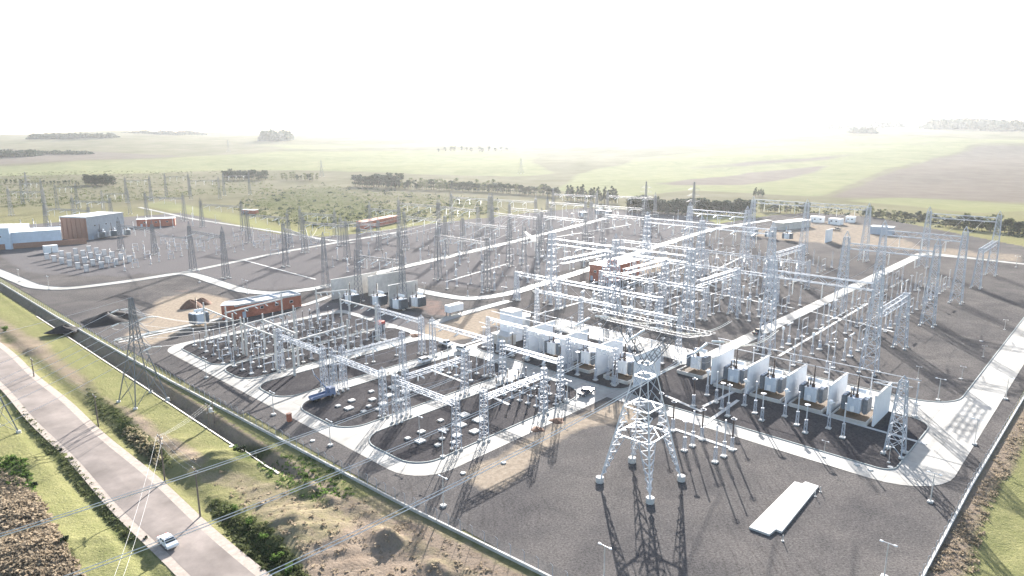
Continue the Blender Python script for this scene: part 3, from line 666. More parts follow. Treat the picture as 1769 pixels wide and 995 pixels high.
for k1, k2 in (('O3', 'O8'), ('O4', 'O9'), ('O2', 'O7'), ('O9', 'O14'), ('O10', 'O11'), ('O1', 'O23'), ('O12', 'O15'), ('O8', 'O13'), ('O24', 'O8'), ('O25', 'O28'), ('O26', 'O12'), ('O28', 'O14'), ('O5', 'O2'), ('O27', 'O7')):
    span(k1, '+', k2, '-', 'slack conductor between dark gantries %s' % {'O3': 'behind the grey fire walls', 'O4': 'right of the grey fire walls', 'O2': 'above the long brick wall', 'O9': 'over the crowded far middle yard', 'O10': 'near the far middle transformers', 'O1': 'at the far left road corner', 'O12': 'before the pointed trees', 'O8': 'over the grass bank', 'O24': 'above the pale trench road', 'O25': 'left of the crowded yard', 'O26': 'behind the brick hall roof', 'O28': 'over the far pale road', 'O5': 'over the triangular gravel', 'O27': 'below the brick wall building'}[k1], 3, .06)
for k1, k2, s in (('R1', 'R2', 'nearest'), ('R2', 'R3', 'middle'), ('R3', 'R4', 'farthest')): span(k1, '+', k2, '-', 'long conductor running along the right yard, %s span' % s, 2.0, .055)
span('M1', '+', 'M2', '-', 'long conductor over the middle yard toward the second gantry', 2.5, .055, n=6); span('M2', '+', 'R5', '-', 'long conductor over the far yard toward the huts', 3, .055, 0, 0, 6)

# end column with short arm at the right end of the transformer row
t = thing('end_mast', 'free standing lattice mast with short white arm at the right end of the transformers', 'mast', (*XY(151.5, -31.5), .13), ANG_A)
add_column(t, 0, 0, 16.0, 3.4, 1.3, 'steel', 1.2, name='mast_body')
obj('arm', MB().tube((0, 0, 14.2), (0, 5.5, 14.4), .14).tube((0, 0, 15.6), (0, 5.2, 14.5), .06).mesh('arm', 'alu'), t)

# ------------------------------------------------------------------ big pylon in the foreground
FEET = [G(1037, 832), G(1118, 866), G(1177, 832), G(1095, 800)]
cx = sum(p[0] for p in FEET)/4; cy = sum(p[1] for p in FEET)/4
py = thing('transmission_pylon', 'big pale lattice pylon with four white footings standing on the open gravel', 'pylon', (cx, cy, .05), ANG_A)
HB = 5.6
def zz(z): return HB*(1-z/24*.80)       # half width at height z (body narrows to the waist)
def corner(k, z): s = [(-1, -1), (1, -1), (1, 1), (-1, 1)][k % 4]; w_ = zz(z); return Vector((s[0]*w_, s[1]*w_, z))
for k in range(4):
    leg = obj('leg', MB().bar(corner(k, .9), corner(k, 15.5), .26).bar(corner(k, 15.5), corner(k, 24), .15).mesh('leg', 'alu'), py)
    lp = Vector(corner(k, 0)); 
    obj('footing', MB().lathe([(.8, 0), (.8, 1.0), (.72, 1.06)], 14, (lp.x, lp.y, 0)).mesh('footing', 'pad', False), py)
    # ladder-like lacing up both faces of every leg: each rung is a piece of its own
    for face in (1, -1):
        o = corner(k+face, 0); 
        z = 1.6; i = 0
        while z < 15.0:
            c0 = corner(k, z); dirv = (corner(k+face, z)-c0).normalized(); wdt = .35+2.0*(min(z, 10)/10)*(1 if z < 10 else 1-(z-10)/7)
            c1 = corner(k, z+.75)+dirv*wdt
            obj('rung', MB().bar(c0, c1, .19).mesh('rung', 'alu'), leg)
            c2 = corner(k, z+1.5); obj('rung', MB().bar(c1, c2, .12).mesh('rung', 'alu'), leg)
            z += 1.5; i += 1
        mb = MB().bar(corner(k, 1.2), corner(k, 10)+(corner(k+face, 10)-corner(k, 10)).normalized()*2.3, .13)
        obj('inner_chord', mb.mesh('inner_chord', 'steel'), leg)
for zr, tk in ((10, .24), (15.5, .22), (21.5, .2), (24, .16)):
    mb = MB()
    for k in range(4):
        mb.bar(corner(k, zr), corner(k+1, zr), tk)
    for k in (0, 1): mb.bar((corner(k, zr)+corner(k+1, zr))/2, (corner(k+1, zr)+corner(k+2, zr))/2, tk*.6); mb.bar((corner(k+2, zr)+corner(k+3, zr))/2, (corner(k+1, zr)+corner(k+2, zr))/2 if k else (corner(k+3, zr)+corner(k, zr))/2, tk*.6)
    obj('ring_frame', mb.mesh('ring_frame', 'alu'), py)
for k in range(4):
    mb = MB()
    for z0, z1 in ((18.0, 21.5), (21.5, 24)):
        mb.bar(corner(k, z0), corner(k+1, z1), .07).bar(corner(k+1, z0), corner(k, z1), .07)
    mb.bar(corner(k, 15.5), (corner(k, 18)+corner(k+1, 18))/2, .07).bar(corner(k+1, 15.5), (corner(k, 18)+corner(k+1, 18))/2, .07)
    obj('bracing', mb.mesh('bracing', 'steel'), py)
# cat-head: two raking necks, then the long cross arm (arm runs along local -y/+y = site b axis)
AZ = 31.5; w24 = zz(24)
for s in (-1, 1):
    nk = MB()
    for sx in (-1, 1):
        nk.bar((sx*w24, s*w24, 24), (sx*.7, s*6.2, AZ-1), .13).bar((sx*w24, -s*w24*.2, 24), (sx*.7, s*4.2, AZ-1), .11)
    for i in range(6):
        f0, f1 = i/6, (i+1)/6
        p = Vector((w24, s*w24, 24)).lerp(Vector((.7, s*6.2, AZ-1)), f0); q = Vector((w24, -s*w24*.2, 24)).lerp(Vector((.7, s*4.2, AZ-1)), f1)
        nk.bar(p, q, .1).bar((-p.x, p.y, p.z), (-q.x, q.y, q.z), .1).bar((p.x, p.y, p.z), (-q.x, q.y, q.z), .09)
    obj('neck', nk.mesh('neck', 'oldsteel'), py)
arm = MB(); lac = MB(); N = 24
def armp(i, sx, top):
    y = -13+26*i/N; tp = max(.1, 1-max(0, abs(y)-8.5)/5.0); return Vector((sx*.75, y, AZ+(.7 if top else .7-1.5*tp)))
for i in range(N):
    for sx in (-1, 1):
        for tpp in (0, 1): arm.bar(armp(i, sx, tpp), armp(i+1, sx, tpp), .085)
        lac.bar(armp(i, sx, i % 2), armp(i+1, sx, 1-i % 2), .05)
    lac.bar(armp(i, -1, 1), armp(i+1, 1, 1), .05).bar(armp(i, 1, 0), armp(i+1, -1, 0), .05)
a_ = obj('crossarm', arm.mesh('crossarm', 'oldsteel'), py); obj('lacing', lac.mesh('lacing', 'oldsteel'), a_)
for s in (-1, 1): obj('earth_wire_peak', MB().bar((-.7, s*6.2, AZ+.7), (0, s*6.8, AZ+4), .13).bar((.7, s*6.2, AZ+.7), (0, s*6.8, AZ+4), .13).bar((.0, s*5, AZ+.7), (0, s*6.8, AZ+4), .1).mesh('earth_wire_peak', 'steel'), py)
Rm = Matrix.Rotation(ANG_A, 3, 'Z'); PC = Vector((cx, cy, 0))
for i, yy in enumerate((12.4, 0, -12.4)):
    wl = ('left', 'middle', 'right')[i]
    p = PC+Rm @ Vector((-.8, yy, AZ-.9)); e = ins_string(p, Rm @ Vector((-1, 0, -.15)), 5.0, 'white strain insulator on the front side of the big pylon arm, %s phase' % wl, None, .24)
    p2 = PC+Rm @ Vector((.8, yy, AZ-.9)); e2 = ins_string(p2, Rm @ Vector((1, 0, -.25)), 5.0, 'white strain insulator on the rear side of the big pylon arm, %s phase' % wl, None, .24)
    far = PC+Rm @ Vector((-96, yy*.95, 27.6)); tgt = PC+Rm @ Vector((52, yy*.95+8, 20))
    for s in (-.35, 0, .35):
        off = Rm @ Vector((0, s*.8, abs(s)*.5)); lb = 'bright front conductor of the big pylon, %s bundle' % wl
        wire(e+off, far+off, 1.6, .045, lb, 'front bundle '+wl, 26, 'shinywire')
        wire(e2+off, tgt+off, 2.0, .05, 'bright rear conductor of the big pylon, %s bundle' % wl, 'rear bundle '+wl, 14, 'shinywire')
    wire(e, e2, 2.6, .035, 'drooping jumper loop under the big pylon arm, %s phase' % wl, None, 10)

# ------------------------------------------------------------------ double-circuit pylon at left and far pylons
def pylon_tpl(h, wb, arms, m, key):
    def mk():
        bw = lambda z: (wb/2)*(1-z/(h*.62)*.78) if z < h*.62 else (wb/2)*.22*(1-.65*(z-h*.62)/(h*.38))
        legs = MB(); br = MB()
        zs = [0]; st = wb*.75
        while zs[-1] < h-.6: zs.append(min(h, zs[-1]+max(1.2, bw(zs[-1])*1.7)))
        for z0, z1 in zip(zs, zs[1:]):
            a0, a1 = bw(z0), bw(z1)
            for k, (sx, sy) in enumerate(((-1, -1), (1, -1), (1, 1), (-1, 1))):
                legs.bar((sx*a0, sy*a0, z0), (sx*a1, sy*a1, z1), .2)
                tx, ty = ((1, -1), (1, 1), (-1, 1), (-1, -1))[k]
                br.bar((sx*a0, sy*a0, z0), (tx*a1, ty*a1, z1), .09).bar((tx*a0, ty*a0, z0), (sx*a1, sy*a1, z1), .09)
        out = [P('tower_body', legs.mesh('tower_body', m)), P('bracing', br.mesh('bracing', m))]
        for z, L in arms:
            a0 = bw(z); mb = MB()
            for s in (-1, 1):
                for sy in (-1, 1): mb.bar((s*a0, sy*a0, z), (s*L, 0, z+.1), .12).bar((s*a0, sy*a0, z+1.5), (s*L, 0, z+.1), .1)
                for i in range(4):
                    f = (i+.5)/4.5; mb.bar((s*(a0+(L-a0)*f), -a0*(1-f), z), (s*(a0+(L-a0)*f), a0*(1-f), z), .07)
            out.append(P('crossarm', mb.mesh('crossarm', m)))
        for sx in (-1, 1):
            for sy in (-1, 1): out.append(P('footing', memo('pyft', lambda: MB().lathe([(.5, -.6), (.5, .35), (.4, .4)], 10).mesh('footing', 'pad')), (sx*wb/2, sy*wb/2, 0)))
        return out
    return memo(('pyl', key), mk)
bx, by = G(247, 687); zb = T1(bx, by)
LP = place(pylon_tpl(27, 8.2, ((15.5, 7.2), (19.3, 7.4), (23, 6.6)), 'oldsteel', 'L'), 'transmission_pylon', 'grey lattice pylon with three crossarms standing on grass outside the left fence', 'pylon', (bx, by, zb), ANG_B+.15)
RL = Matrix.Rotation(ANG_B+.15, 3, 'Z'); PL = Vector((bx, by, zb))
for z, L in ((15.5, 7.2), (19.3, 7.4), (23, 6.6)):
    nm = {15.5: 'lowest', 19.3: 'middle', 23: 'top'}[z]
    for s in (-1, 1):
        sd_ = 'left' if s < 0 else 'right'
        tip = PL+RL @ Vector((s*L, 0, z)); dn = RL @ Vector((.25, -1, -.12)); up = RL @ Vector((0, 1, -.15))
        e = ins_string(tip, dn, 2.6, 'white strain insulator on the road side of the left pylon, %s arm, %s tip' % (nm, sd_), None, .2)
        e2 = ins_string(tip, up, 2.6, 'white strain insulator on the yard side of the left pylon, %s arm, %s tip' % (nm, sd_), None, .2)
        wire(e, e+dn*75+Vector((0, 0, 2)), 2.2, .045, 'pale wire over the road from the left pylon, %s arm, %s tip' % (nm, sd_), None, 18, 'shinywire')
        wire(e, e2, 1.3, .04, 'jumper loop on the left pylon, %s arm, %s tip' % (nm, sd_), None, 8)
        wire(e2, Vector((*G(395, 560, 9), 9))+Vector((s*3, s*2, (z-19)*.25)), 1.2, .04, 'wire from the left pylon into the dense post yard, %s arm, %s tip' % (nm, sd_), None, 12)
wire(PL+Vector((0, 0, 27)), PL+RL @ Vector((18, -75, 29)), 1.5, .035, 'earth wire from the peak of the left pylon over the road', None, 14)
bx, by = G(14, 742); LE = place(pylon_tpl(27, 8.2, ((15.5, 7.2), (19.3, 7.4), (23, 6.6)), 'oldsteel', 'L'), 'transmission_pylon', 'lattice pylon cut off by the left edge beyond the country road', 'pylon', (bx-3.5, by-1.5, T1(bx, by)), ANG_B+.3)
for i, (px, pyy, h) in enumerate(((556, 305, 26), (50, 348, 30), (1114, 378, 30), (1195, 398, 34), (395, 262, 30), (900, 300, 26))):
    x, y, z = GT(px, pyy); place(pylon_tpl(h, 7, ((h*.6, 6), (h*.72, 5.4), (h*.84, 5)), 'oldsteel', 'far%d' % h), 'transmission_pylon',
        ('distant lattice pylon on the pale field above the small gantries', 'distant lattice pylon at the far left edge of the old yard', 'lattice pylon with white crossarms left of the dark tree clump', 'tall lattice pylon right of the dark tree clump', 'faint pylon on the far left fields', 'faint pylon in the glare on the middle fields')[i], 'pylon', (x, y, z), .5+i)

# ------------------------------------------------------------------ switchgear templates
def shed_prof(L, r, pitch=.22, core=.6):
    n = max(3, int(L/pitch)); pr = [(r*core, 0)]
    for i in range(n):
        z = (i+.2)*L/n; pr += [(r*core, z), (r, z+L/n*.25), (r*core, z+L/n*.55)]
    return pr+[(r*core, L)]
def ins_post(L, r, m): return memo(('post', L, r, m), lambda: MB().lathe(shed_prof(L, r, .3), 7).mesh('insulator', m))
def stand(h, r, kind):
    def mk():
        mb = MB()
        if kind == 'pipe': mb.lathe([(r*1.7, 0), (r*1.7, .06), (r, .08), (r, h), (r*1.6, h+.01), (r*1.6, h+.08)], 8)
        else:
            for sx in (-1, 1):
                for sy in (-1, 1): mb.bar((sx*r, sy*r, 0), (sx*r*.8, sy*r*.8, h), .08)
            k = 0; z = .15
            while z < h-.1:
                z2 = min(z+2*r, h); s = 1 if k % 2 else -1
                for q in range(4):
                    cs, sn = math.cos(q*math.pi/2), math.sin(q*math.pi/2); pt = lambda x, y, zz_: (x*cs-y*sn, x*sn+y*cs, zz_)
                    mb.bar(pt(-s*r*.95, -r*.95, z), pt(s*r*.9, -r*.9, z2), .045)
                z = z2; k += 1
            mb.box((0, 0, h+.05), (2.2*r, 2.2*r, .1))
        return mb.mesh('stand', 'steel')
    return memo(('stand', h, r, kind), mk)
def padm(s=1.1): return memo(('pad', s), lambda: MB().box((0, 0, .12), (s, s, .3)).mesh('footing', 'pad'))
def torus(R, r, n=14, k=5):
    mb = MB(); vs = [((R+r*math.cos(2*math.pi*j/k))*math.cos(2*math.pi*i/n), (R+r*math.cos(2*math.pi*j/k))*math.sin(2*math.pi*i/n), r*math.sin(2*math.pi*j/k)) for i in range(n) for j in range(k)]
    return mb.add(vs, [(i*k+j, ((i+1) % n)*k+j, ((i+1) % n)*k+(j+1) % k, i*k+(j+1) % k) for i in range(n) for j in range(k)])
ringm = torus(.55, .07).mesh('grading_ring', 'alu')
capm = MB().lathe([(.05, 0), (.2, .02), (.2, .16), (.06, .2)], 8).mesh('cap', 'alu')
flat_head = MB().lathe([(.1, 0), (.55, .1), (.6, .2), (.2, .3)], 12).mesh('head', 'alu')
ct_head = MB().lathe([(.22, 0), (.42, .15), (.45, .75), (.3, .95), (.05, 1.0)], 10).tube((-.75, 0, .5), (.75, 0, .5), .11).mesh('head', 'whitepaint')
TPL = {}
def post_t(hs, L, r, m, kind='pipe', ring=False, head=None):
    p = [P('footing', padm()), P('stand', stand(hs, .14 if kind == 'pipe' else .28, kind), (0, 0, .27)), P('insulator', ins_post(L, r, m), (0, 0, .35+hs))]
    z = .35+hs+L
    if ring: p.append(P('grading_ring', ringm, (0, 0, z-.15)))
    p.append(P('head' if head else 'cap', head or capm, (0, 0, z))); return p
TPL['post'] = post_t(2.5, 2.6, .15, 'porcelain'); TPL['darkpost'] = post_t(2.4, 2.5, .15, 'brown'); TPL['tall'] = post_t(3.0, 4.6, .19, 'porcelain', 'lat'); TPL['tallring'] = post_t(3.0, 4.6, .19, 'porcelain', 'lat', True)
TPL['arrester'] = post_t(2.6, 4.3, .24, 'brown', 'lat', True); TPL['disc'] = post_t(2.8, 3.4, .17, 'porcelain', 'lat', False, flat_head)
TPL['ct'] = post_t(2.4, 3.2, .27, 'porcelain', 'lat', False, ct_head); TPL['smallct'] = post_t(2.0, 1.6, .2, 'brown', 'pipe', False, memo('sch', lambda: MB().lathe([(.18, 0), (.3, .1), (.3, .5), (.1, .6)], 8).mesh('head', 'alu')))
intr = MB().tube((-1.9, 0, .1), (1.9, 0, .1), .2, None, 8).box((0, 0, .05), (.5, .4, .5)).tube((-1.9, 0, .1), (-2.05, 0, .1), .32, None, 8).tube((1.9, 0, .1), (2.05, 0, .1), .32, None, 8).mesh('interrupter', 'porcelain')
cab = MB().box((.45, 0, 1.2), (.5, .7, 1.1)).mesh('control_cabinet', 'greypaint')
TPL['breaker'] = [P('footing', padm(1.5)), P('stand', stand(2.5, .35, 'lat'), (0, 0, .27)), P('control_cabinet', cab), P('insulator', ins_post(3.9, .22, 'porcelain'), (0, 0, 2.85)), P('interrupter', intr, (0, 0, 6.75))]
smallintr = MB().lathe([(.16, 0), (.2, .1), (.2, 1.5), (.1, 1.6)], 8).mesh('interrupter', 'porcelain')
TPL['smallbreaker'] = [P('footing', padm(1.1)), P('stand', stand(1.6, .25, 'lat'), (0, 0, .27)), P('insulator', ins_post(1.5, .17, 'porcelain'), (0, 0, 1.95)), P('interrupter', smallintr, (0, 0, 3.45))]
def disconn(L, hs, hi, m):
    fr_ = MB().box((0, 0, hs+.1), (L+.5, .25, .22)).mesh('base_beam', 'steel'); bl = MB().tube((-L/2, 0, 0), (L/2, 0, 0), .075, None, 6).box((0, 0, .0), (.25, .2, .2)).mesh('blade', 'alu')
    p = [P('base_beam', fr_, (0, 0, .15)), P('blade', bl, (0, 0, hs+hi+.42))]
    for s in (-1, 1): p += [P('footing', padm(.9), (s*L/2, 0, 0)), P('stand', stand(hs, .13, 'pipe'), (s*L/2, 0, .1)), P('insulator', ins_post(hi, .15, m), (s*L/2, 0, hs+.36))]
    return p
TPL['disconnector'] = disconn(4.6, 2.6, 3.0, 'porcelain'); TPL['smalldisconnector'] = disconn(2.6, 2.2, 1.6, 'porcelain')
KIND = {'post': ('post_insulator', 'grey post insulator', 'insulator'), 'darkpost': ('post_insulator', 'dark brown post insulator', 'insulator'), 'tall': ('post_insulator', 'tall grey post insulator', 'insulator'), 'tallring': ('post_insulator', 'ringed tall post insulator', 'insulator'),
        'arrester': ('surge_arrester', 'dark surge arrester', 'arrester'), 'disc': ('voltage_transformer', 'disc headed voltage transformer', 'transformer'), 'ct': ('current_transformer', 'round headed current transformer', 'transformer'), 'smallct': ('current_transformer', 'small dark current transformer', 'transformer'),
        'breaker': ('circuit_breaker', 'T shaped circuit breaker', 'breaker'), 'smallbreaker': ('circuit_breaker', 'small upright circuit breaker', 'breaker'), 'disconnector': ('disconnector', 'long blade disconnector', 'switch'), 'smalldisconnector': ('disconnector', 'small two post disconnector', 'switch')}
def gear(k, x, y, rz, where, scale=None, z=.12):
    nm, ds, ct_ = KIND[k]; return place(TPL[k], nm, '%s %s' % (ds, where), ct_, (x, y, z), rz, '%s %s' % (ds, where), scale)
def gear_ab(k, a, b, rz, where, scale=None): return gear(k, *XY(a, b), rz, where, scale)
# right-hand 500 kV yard (bay 1) and the two middle bays
def bus(a0, a1, b, z, where, r=.07):
    p = XY(a0, b); q = XY(a1, b); o = obj('busbar_tube', MB().tube((0, 0, 0), (q[0]-p[0], q[1]-p[1], 0), r, None, 6).mesh('busbar_tube', 'alu'), None, (*p, z)); tag(o, 'slim aluminium busbar tube '+where, 'busbar', 'busbars '+where)
BAY = [(194, 'tall'), (199, 'tallring'), (208, 'ct'), (214, 'breaker'), (221, 'tall'), (227, 'disconnector'), (238, 'tall'), (244, 'tallring'), (250, 'ct'), (256, 'breaker'), (263, 'tall'), (276, 'tall'), (283, 'disconnector'), (292, 'tallring')]
for b0, wh in ((-80, 'in the right yard'),):
    for ph in range(3):
        b = b0+5+9.2*ph-3
        for a, k in BAY: gear_ab(k, a+random.uniform(-.6, .6)-3.0*ph*.0, b, ANG_A, wh)
        bus(221, 238, b, 8.15, 'in the right yard'); bus(263, 276, b, 8.15, 'in the far right yard')
for bays, wh, seq in ((-137, 'left of the straight concrete road', BAY), (-166, 'right of the brick hall', BAY[3:])):
    for ph in range(3):
        b = bays+5+9.2*ph
        for a, k in seq: gear_ab(k, a+random.uniform(-.6, .6)+8, b, ANG_A, wh)
        for a, k in [(306, 'tall'), (312, 'ct'), (320, 'breaker'), (328, 'tallring'), (340, 'tall'), (348, 'disconnector'), (360, 'tall')]: gear_ab(k, a, b, ANG_A, 'near the site huts')
        bus(229, 246, b, 8.15, 'in the middle yard, bay at b%d' % bays if False else ('in the middle yard' if bays == -137 else 'behind the brick hall'))
for ph in range(3):
    for a, k in [(301, 'tall'), (307, 'ct'), (313.5, 'breaker'), (321, 'tallring'), (329, 'tall'), (337, 'disconnector'), (346, 'tall')]: gear_ab(k, a, -78+9.2*ph, ANG_A, 'in the far part of the right yard')
    for a, k in [(232, 'tall'), (240, 'ct'), (252, 'disconnector'), (268, 'tall')]: gear_ab(k, a, -104+4.5*ph, ANG_A, 'along the left side of the straight road')
for i in range(10):
    gear_ab(('tall', 'disc', 'arrester')[i % 3], 164.5, -149+5.6*i, ANG_B, 'behind the left fire walls')
    if i % 2: gear_ab('tallring', 169, -148+5.6*i, ANG_B, 'behind the left fire walls')
for a, z in ((144.5, 8.1), (164.5, 8.2), (150, 10.6)):
    p = XY(a, -149); q = XY(a, -95); o = obj('busbar_tube', MB().tube((0, 0, 0), (q[0]-p[0], q[1]-p[1], 0), .08, None, 6).mesh('busbar_tube', 'alu'), None, (*p, z)); tag(o, 'long busbar tube running %s the left fire walls' % {144.5: 'before', 164.5: 'behind', 150: 'above'}[a], 'busbar')
# row in front of the transformers and reactors
wh = 'before the right hand fire walls'
for a, b, k in [(152, -72, 'tall'), (152, -62, 'tall'), (152, -52, 'tall'), (152, -42, 'tall'), (155, -76, 'ct'), (155, -66, 'ct'), (155, -56, 'ct'), (155, -46, 'ct'), (149, -69, 'disc'), (149, -59, 'disc'), (149, -49, 'disc'), (146, -75, 'arrester'), (146, -66, 'tallring')]: gear_ab(k, a, b, ANG_B, wh)
for px, pyy, k in [(1162, 745, 'arrester'), (1182, 779, 'disc'), (1196, 771, 'tall'), (1212, 760, 'arrester'), (1235, 799, 'tallring'), (1250, 789, 'tall'), (1264, 778, 'arrester'), (1140, 735, 'tallring')]: gear(k, *G(px, pyy), ANG_B, 'right of the big pylon', None, .05)
for i in range(9):
    b = -147+6.2*i; gear_ab(('disc', 'tall', 'arrester')[i % 3], 144.5, b, ANG_B, 'before the left fire walls'); 
    if i % 2: gear_ab('tallring', 147.5, b+2, ANG_B, 'before the left fire walls')
# overhead pipe bus above the transformers
for z, a in ((9.8, 168), (9.2, 176)):
    p = XY(a, -84); q = XY(a, -33); o = obj('busbar_tube', MB().tube((0, 0, 0), (q[0]-p[0], q[1]-p[1], 0), .09, None, 6).mesh('busbar_tube', 'alu'), None, (*p, z)); tag(o, 'long busbar tube running %s the right hand transformers' % ('above' if a == 168 else 'just behind'), 'busbar')
for i in range(6): gear_ab('tall', 176.2, -83.5+10*i, 0, 'behind the right hand transformers', 1.05)
# front yard: dense dark posts at the far end, pads near the road
for i in range(7):
    for j in range(3): gear_ab('darkpost' if (i+j) % 2 else 'smallct', 119.5+4.2*j, -117+2.75*i, ANG_A, 'beyond the second pad group')
for i in range(6):
    for j in range(2): gear_ab('post', 121+5*j, -143+3*i, ANG_A, 'beyond the first pad group')
for i in range(3): gear_ab('smalldisconnector', 100+11*i, -160.5, ANG_A, 'in the island behind the crane truck')
PADS = [(1.9, 5.2, -9.3), (1.5, 8.5, -13), (1.6, 12.5, -9.8), (1.9, 12.6, -5.6), (1.2, 15.6, -14.6), (2.1, 17, -9), (2.3, 21.5, -13), (2.4, 21.8, -8.2), (1.2, 6.5, -5), (1.1, 9.3, -6.8), (1.1, 9.6, -3.4), (2.0, 16.8, -4.2), (1.1, 4.2, -12.5)]
for bb0, nmz in ((-125.5, 'first'), (-98.5, 'second')):
    for s, da, db in PADS:
        b = bb0+db*(.98 if nmz == 'second' else 1.0)-1.0; o = obj('concrete_pad', MB().box((0, 0, .17), (s, s*.9, .34)).mesh('concrete_pad', 'pad'), None, (*XY(82+da, b), .12), ANG_A); tag(o, 'bare white concrete pad in the %s pad group' % nmz, 'pad', 'pads in the %s group' % nmz)
for px, pyy in [(1478, 720), (1520, 690), (1585, 700), (1660, 655), (1695, 590), (1560, 780), (1480, 803), (1503, 812), (1538, 808), (1340, 555), (1440, 600), (1600, 450), (1640, 480), (1690, 455), (1500, 500), (1420, 480), (400, 772), (540, 762), (640, 640), (700, 700), (870, 800), (800, 818)]:
    o = obj('inspection_cover', MB().lathe([(.55, 0), (.55, .16), (.5, .2)], 10).mesh('inspection_cover', 'pad'), None, (*G(px, pyy), .05)); tag(o, 'small pale round inspection cover set in the gravel', 'cover', 'inspection covers')
# dense post yard at left (behind the perimeter road)
for i in range(11):
    for j in range(9):
        a = 83+4.55*i; b = -216+4.9*j+(.9 if i % 2 else 0)
        if b > -174.5 or -191.5 < b < -188: continue
        k = ('post', 'darkpost', 'smallbreaker', 'smallct', 'post', 'smalldisconnector')[(i*3+j) % 6]; gear_ab(k, a+random.uniform(-.4, .4), b+random.uniform(-.4, .4), ANG_A, 'in the dense post yard')
# concrete portals over the dense yard
def portal(p, q, z, desc, ns=5, key=''):
    p = Vector(G(*p, z)); q = Vector(G(*q, z)); d = (q-p); L = d.length; rz = math.atan2(d.y, d.x); t = thing('concrete_portal', desc, 'portal', (p.x, p.y, .1), rz)
    for x in (0, L): obj('pole', memo(('pole', z), lambda: MB().tube((0, 0, 0), (0, 0, z+1.8), .36, .24, 10).mesh('pole', 'pad')), t, (x, 0, 0))
    obj('beam', MB().box((L/2, 0, z-.2), (L+.8, .32, .42)).mesh('beam', 'pad'), t); dd = d.normalized(); nn = Vector((dd.y, -dd.x, 0))
    if nn.y > 0: nn = -nn
    for i in range(ns):
        pt = p+d*((i+.7)/(ns+.4)); ins_string((pt.x, pt.y, z-.4), (nn.x, nn.y, -.35), 1.7, 'short insulator string on the '+desc.split(' with')[0], 'strings '+desc, .17)
POR = [((352, 532), (402, 552), 10, 'pale portal nearest the lone transformer'), ((416, 558), (474, 580), 10, 'pale portal second from the lone transformer'), ((454, 552), (512, 576), 10, 'pale portal amid the dense post yard'),
       ((390, 540), (486, 516), 10.5, 'long pale portal before the brick building'), ((588, 517), (649, 533), 11, 'pale portal left of the red container'), ((546, 506), (602, 500), 11, 'pale portal before the grey walls'), ((422, 560), (507, 538), 10, 'lengthwise portal in the dense yard')]
for p, q, z, d in POR: portal(p, q, z, d)
portal((505, 590), (600, 562), 10, 'lengthwise portal behind the crane truck', 6)
# older yards: rows of small gear
def field(px0, px1, px2, ni, nj, kinds, where, jit=1.0, scale=None):
    p0, p1, p2 = Vector(G(*px0)), Vector(G(*px1)), Vector(G(*px2))
    for i in range(ni):
        for j in range(nj):
            p = p0+(p1-p0)*(i/(ni-1))+(p2-p0)*(j/max(1, nj-1)); gear(kinds[(i*2+j) % len(kinds)], p.x+random.uniform(-jit, jit), p.y+random.uniform(-jit, jit), ANG_A-.15, where, scale, .06)
field((150, 452), (300, 418), (215, 468), 9, 4, ['smallbreaker', 'smallct', 'smalldisconnector'], 'before the tall control hall', .8)
field((300, 425), (440, 402), (380, 440), 8, 4, ['smalldisconnector', 'post', 'darkpost'], 'in the old yard below the grass bank', 1.2)
field((640, 415), (830, 392), (740, 440), 10, 4, ['tall', 'ct', 'disconnector', 'darkpost'], 'right of the long brick wall', 1.5)
field((860, 395), (1040, 368), (960, 412), 9, 4, ['tall', 'breaker', 'darkpost', 'post'], 'beside the far pale road', 1.5)
field((880, 450), (1020, 428), (960, 470), 7, 4, ['disconnector', 'ct', 'tall'], 'left of the tall brick hall', 1.2)
field((770, 500), (870, 478), (810, 512), 6, 2, ['tall', 'darkpost', 'tallring'], 'right of the grey fire walls', .8)
field((40, 395), (150, 385), (90, 408), 6, 3, ['smallbreaker', 'post'], 'behind the pale blue hall', 1.5, 1.3)
field((160, 392), (330, 378), (200, 402), 8, 2, ['post', 'smallbreaker', 'tall'], 'behind the control hall', 1.8, 1.2)
field((440, 425), (540, 412), (480, 440), 6, 3, ['tall', 'darkpost', 'disconnector'], 'beyond the triangular gravel', 1.5)
field((700, 455), (850, 432), (790, 476), 8, 3, ['tall', 'darkpost', 'ct'], 'near the pale trench road', 1.5)
field((1040, 400), (1190, 378), (1110, 415), 8, 3, ['tall', 'darkpost', 'breaker'], 'left of the far pale transformers', 1.5)
field((1100, 445), (1215, 415), (1150, 458), 7, 3, ['disconnector', 'tall', 'ct'], 'right of the brick hall yard', 1.2)
field((560, 452), (640, 440), (600, 470), 5, 3, ['darkpost', 'post', 'ct'], 'behind the grey fire walls', 1.2)
field((900, 520), (1090, 545), (930, 505), 8, 2, ['tall', 'disc', 'ct'], 'on the gravel behind the white tanks', 1.0)

# small white capacitor / cooler rows at the far left
cb = MB(); 
for i in range(5): cb.box((0, 0, .5+i*.62), (2.0, 1.2, .34), 0)
for sx in (-1, 1):
    for sy in (-1, 1): cb.bar((sx*.9, sy*.5, 0), (sx*.9, sy*.5, 3.4), .12)
capbank = cb.mesh('rack', 'capgrey'); pc0 = Vector(G(150, 470)); pc1 = Vector(G(232, 452)); pc2 = Vector(G(75, 447))
for i in range(4):
    for j in range(6):
        p = pc0+(pc1-pc0)*i/3*.9+(pc2-pc0)*j/5*.9; t = thing('capacitor_rack', 'pale stacked capacitor rack before the control hall', 'capacitor', (p.x, p.y, .05), ANG_A-.2, 'capacitor racks'); obj('rack', capbank, t); obj('cover', MB().box((0, 0, 3.5), (2.2, 1.4, .14)).mesh('cover', 'roofgrey') if (i+j) == 0 else bpy.data.meshes['cover'], t)

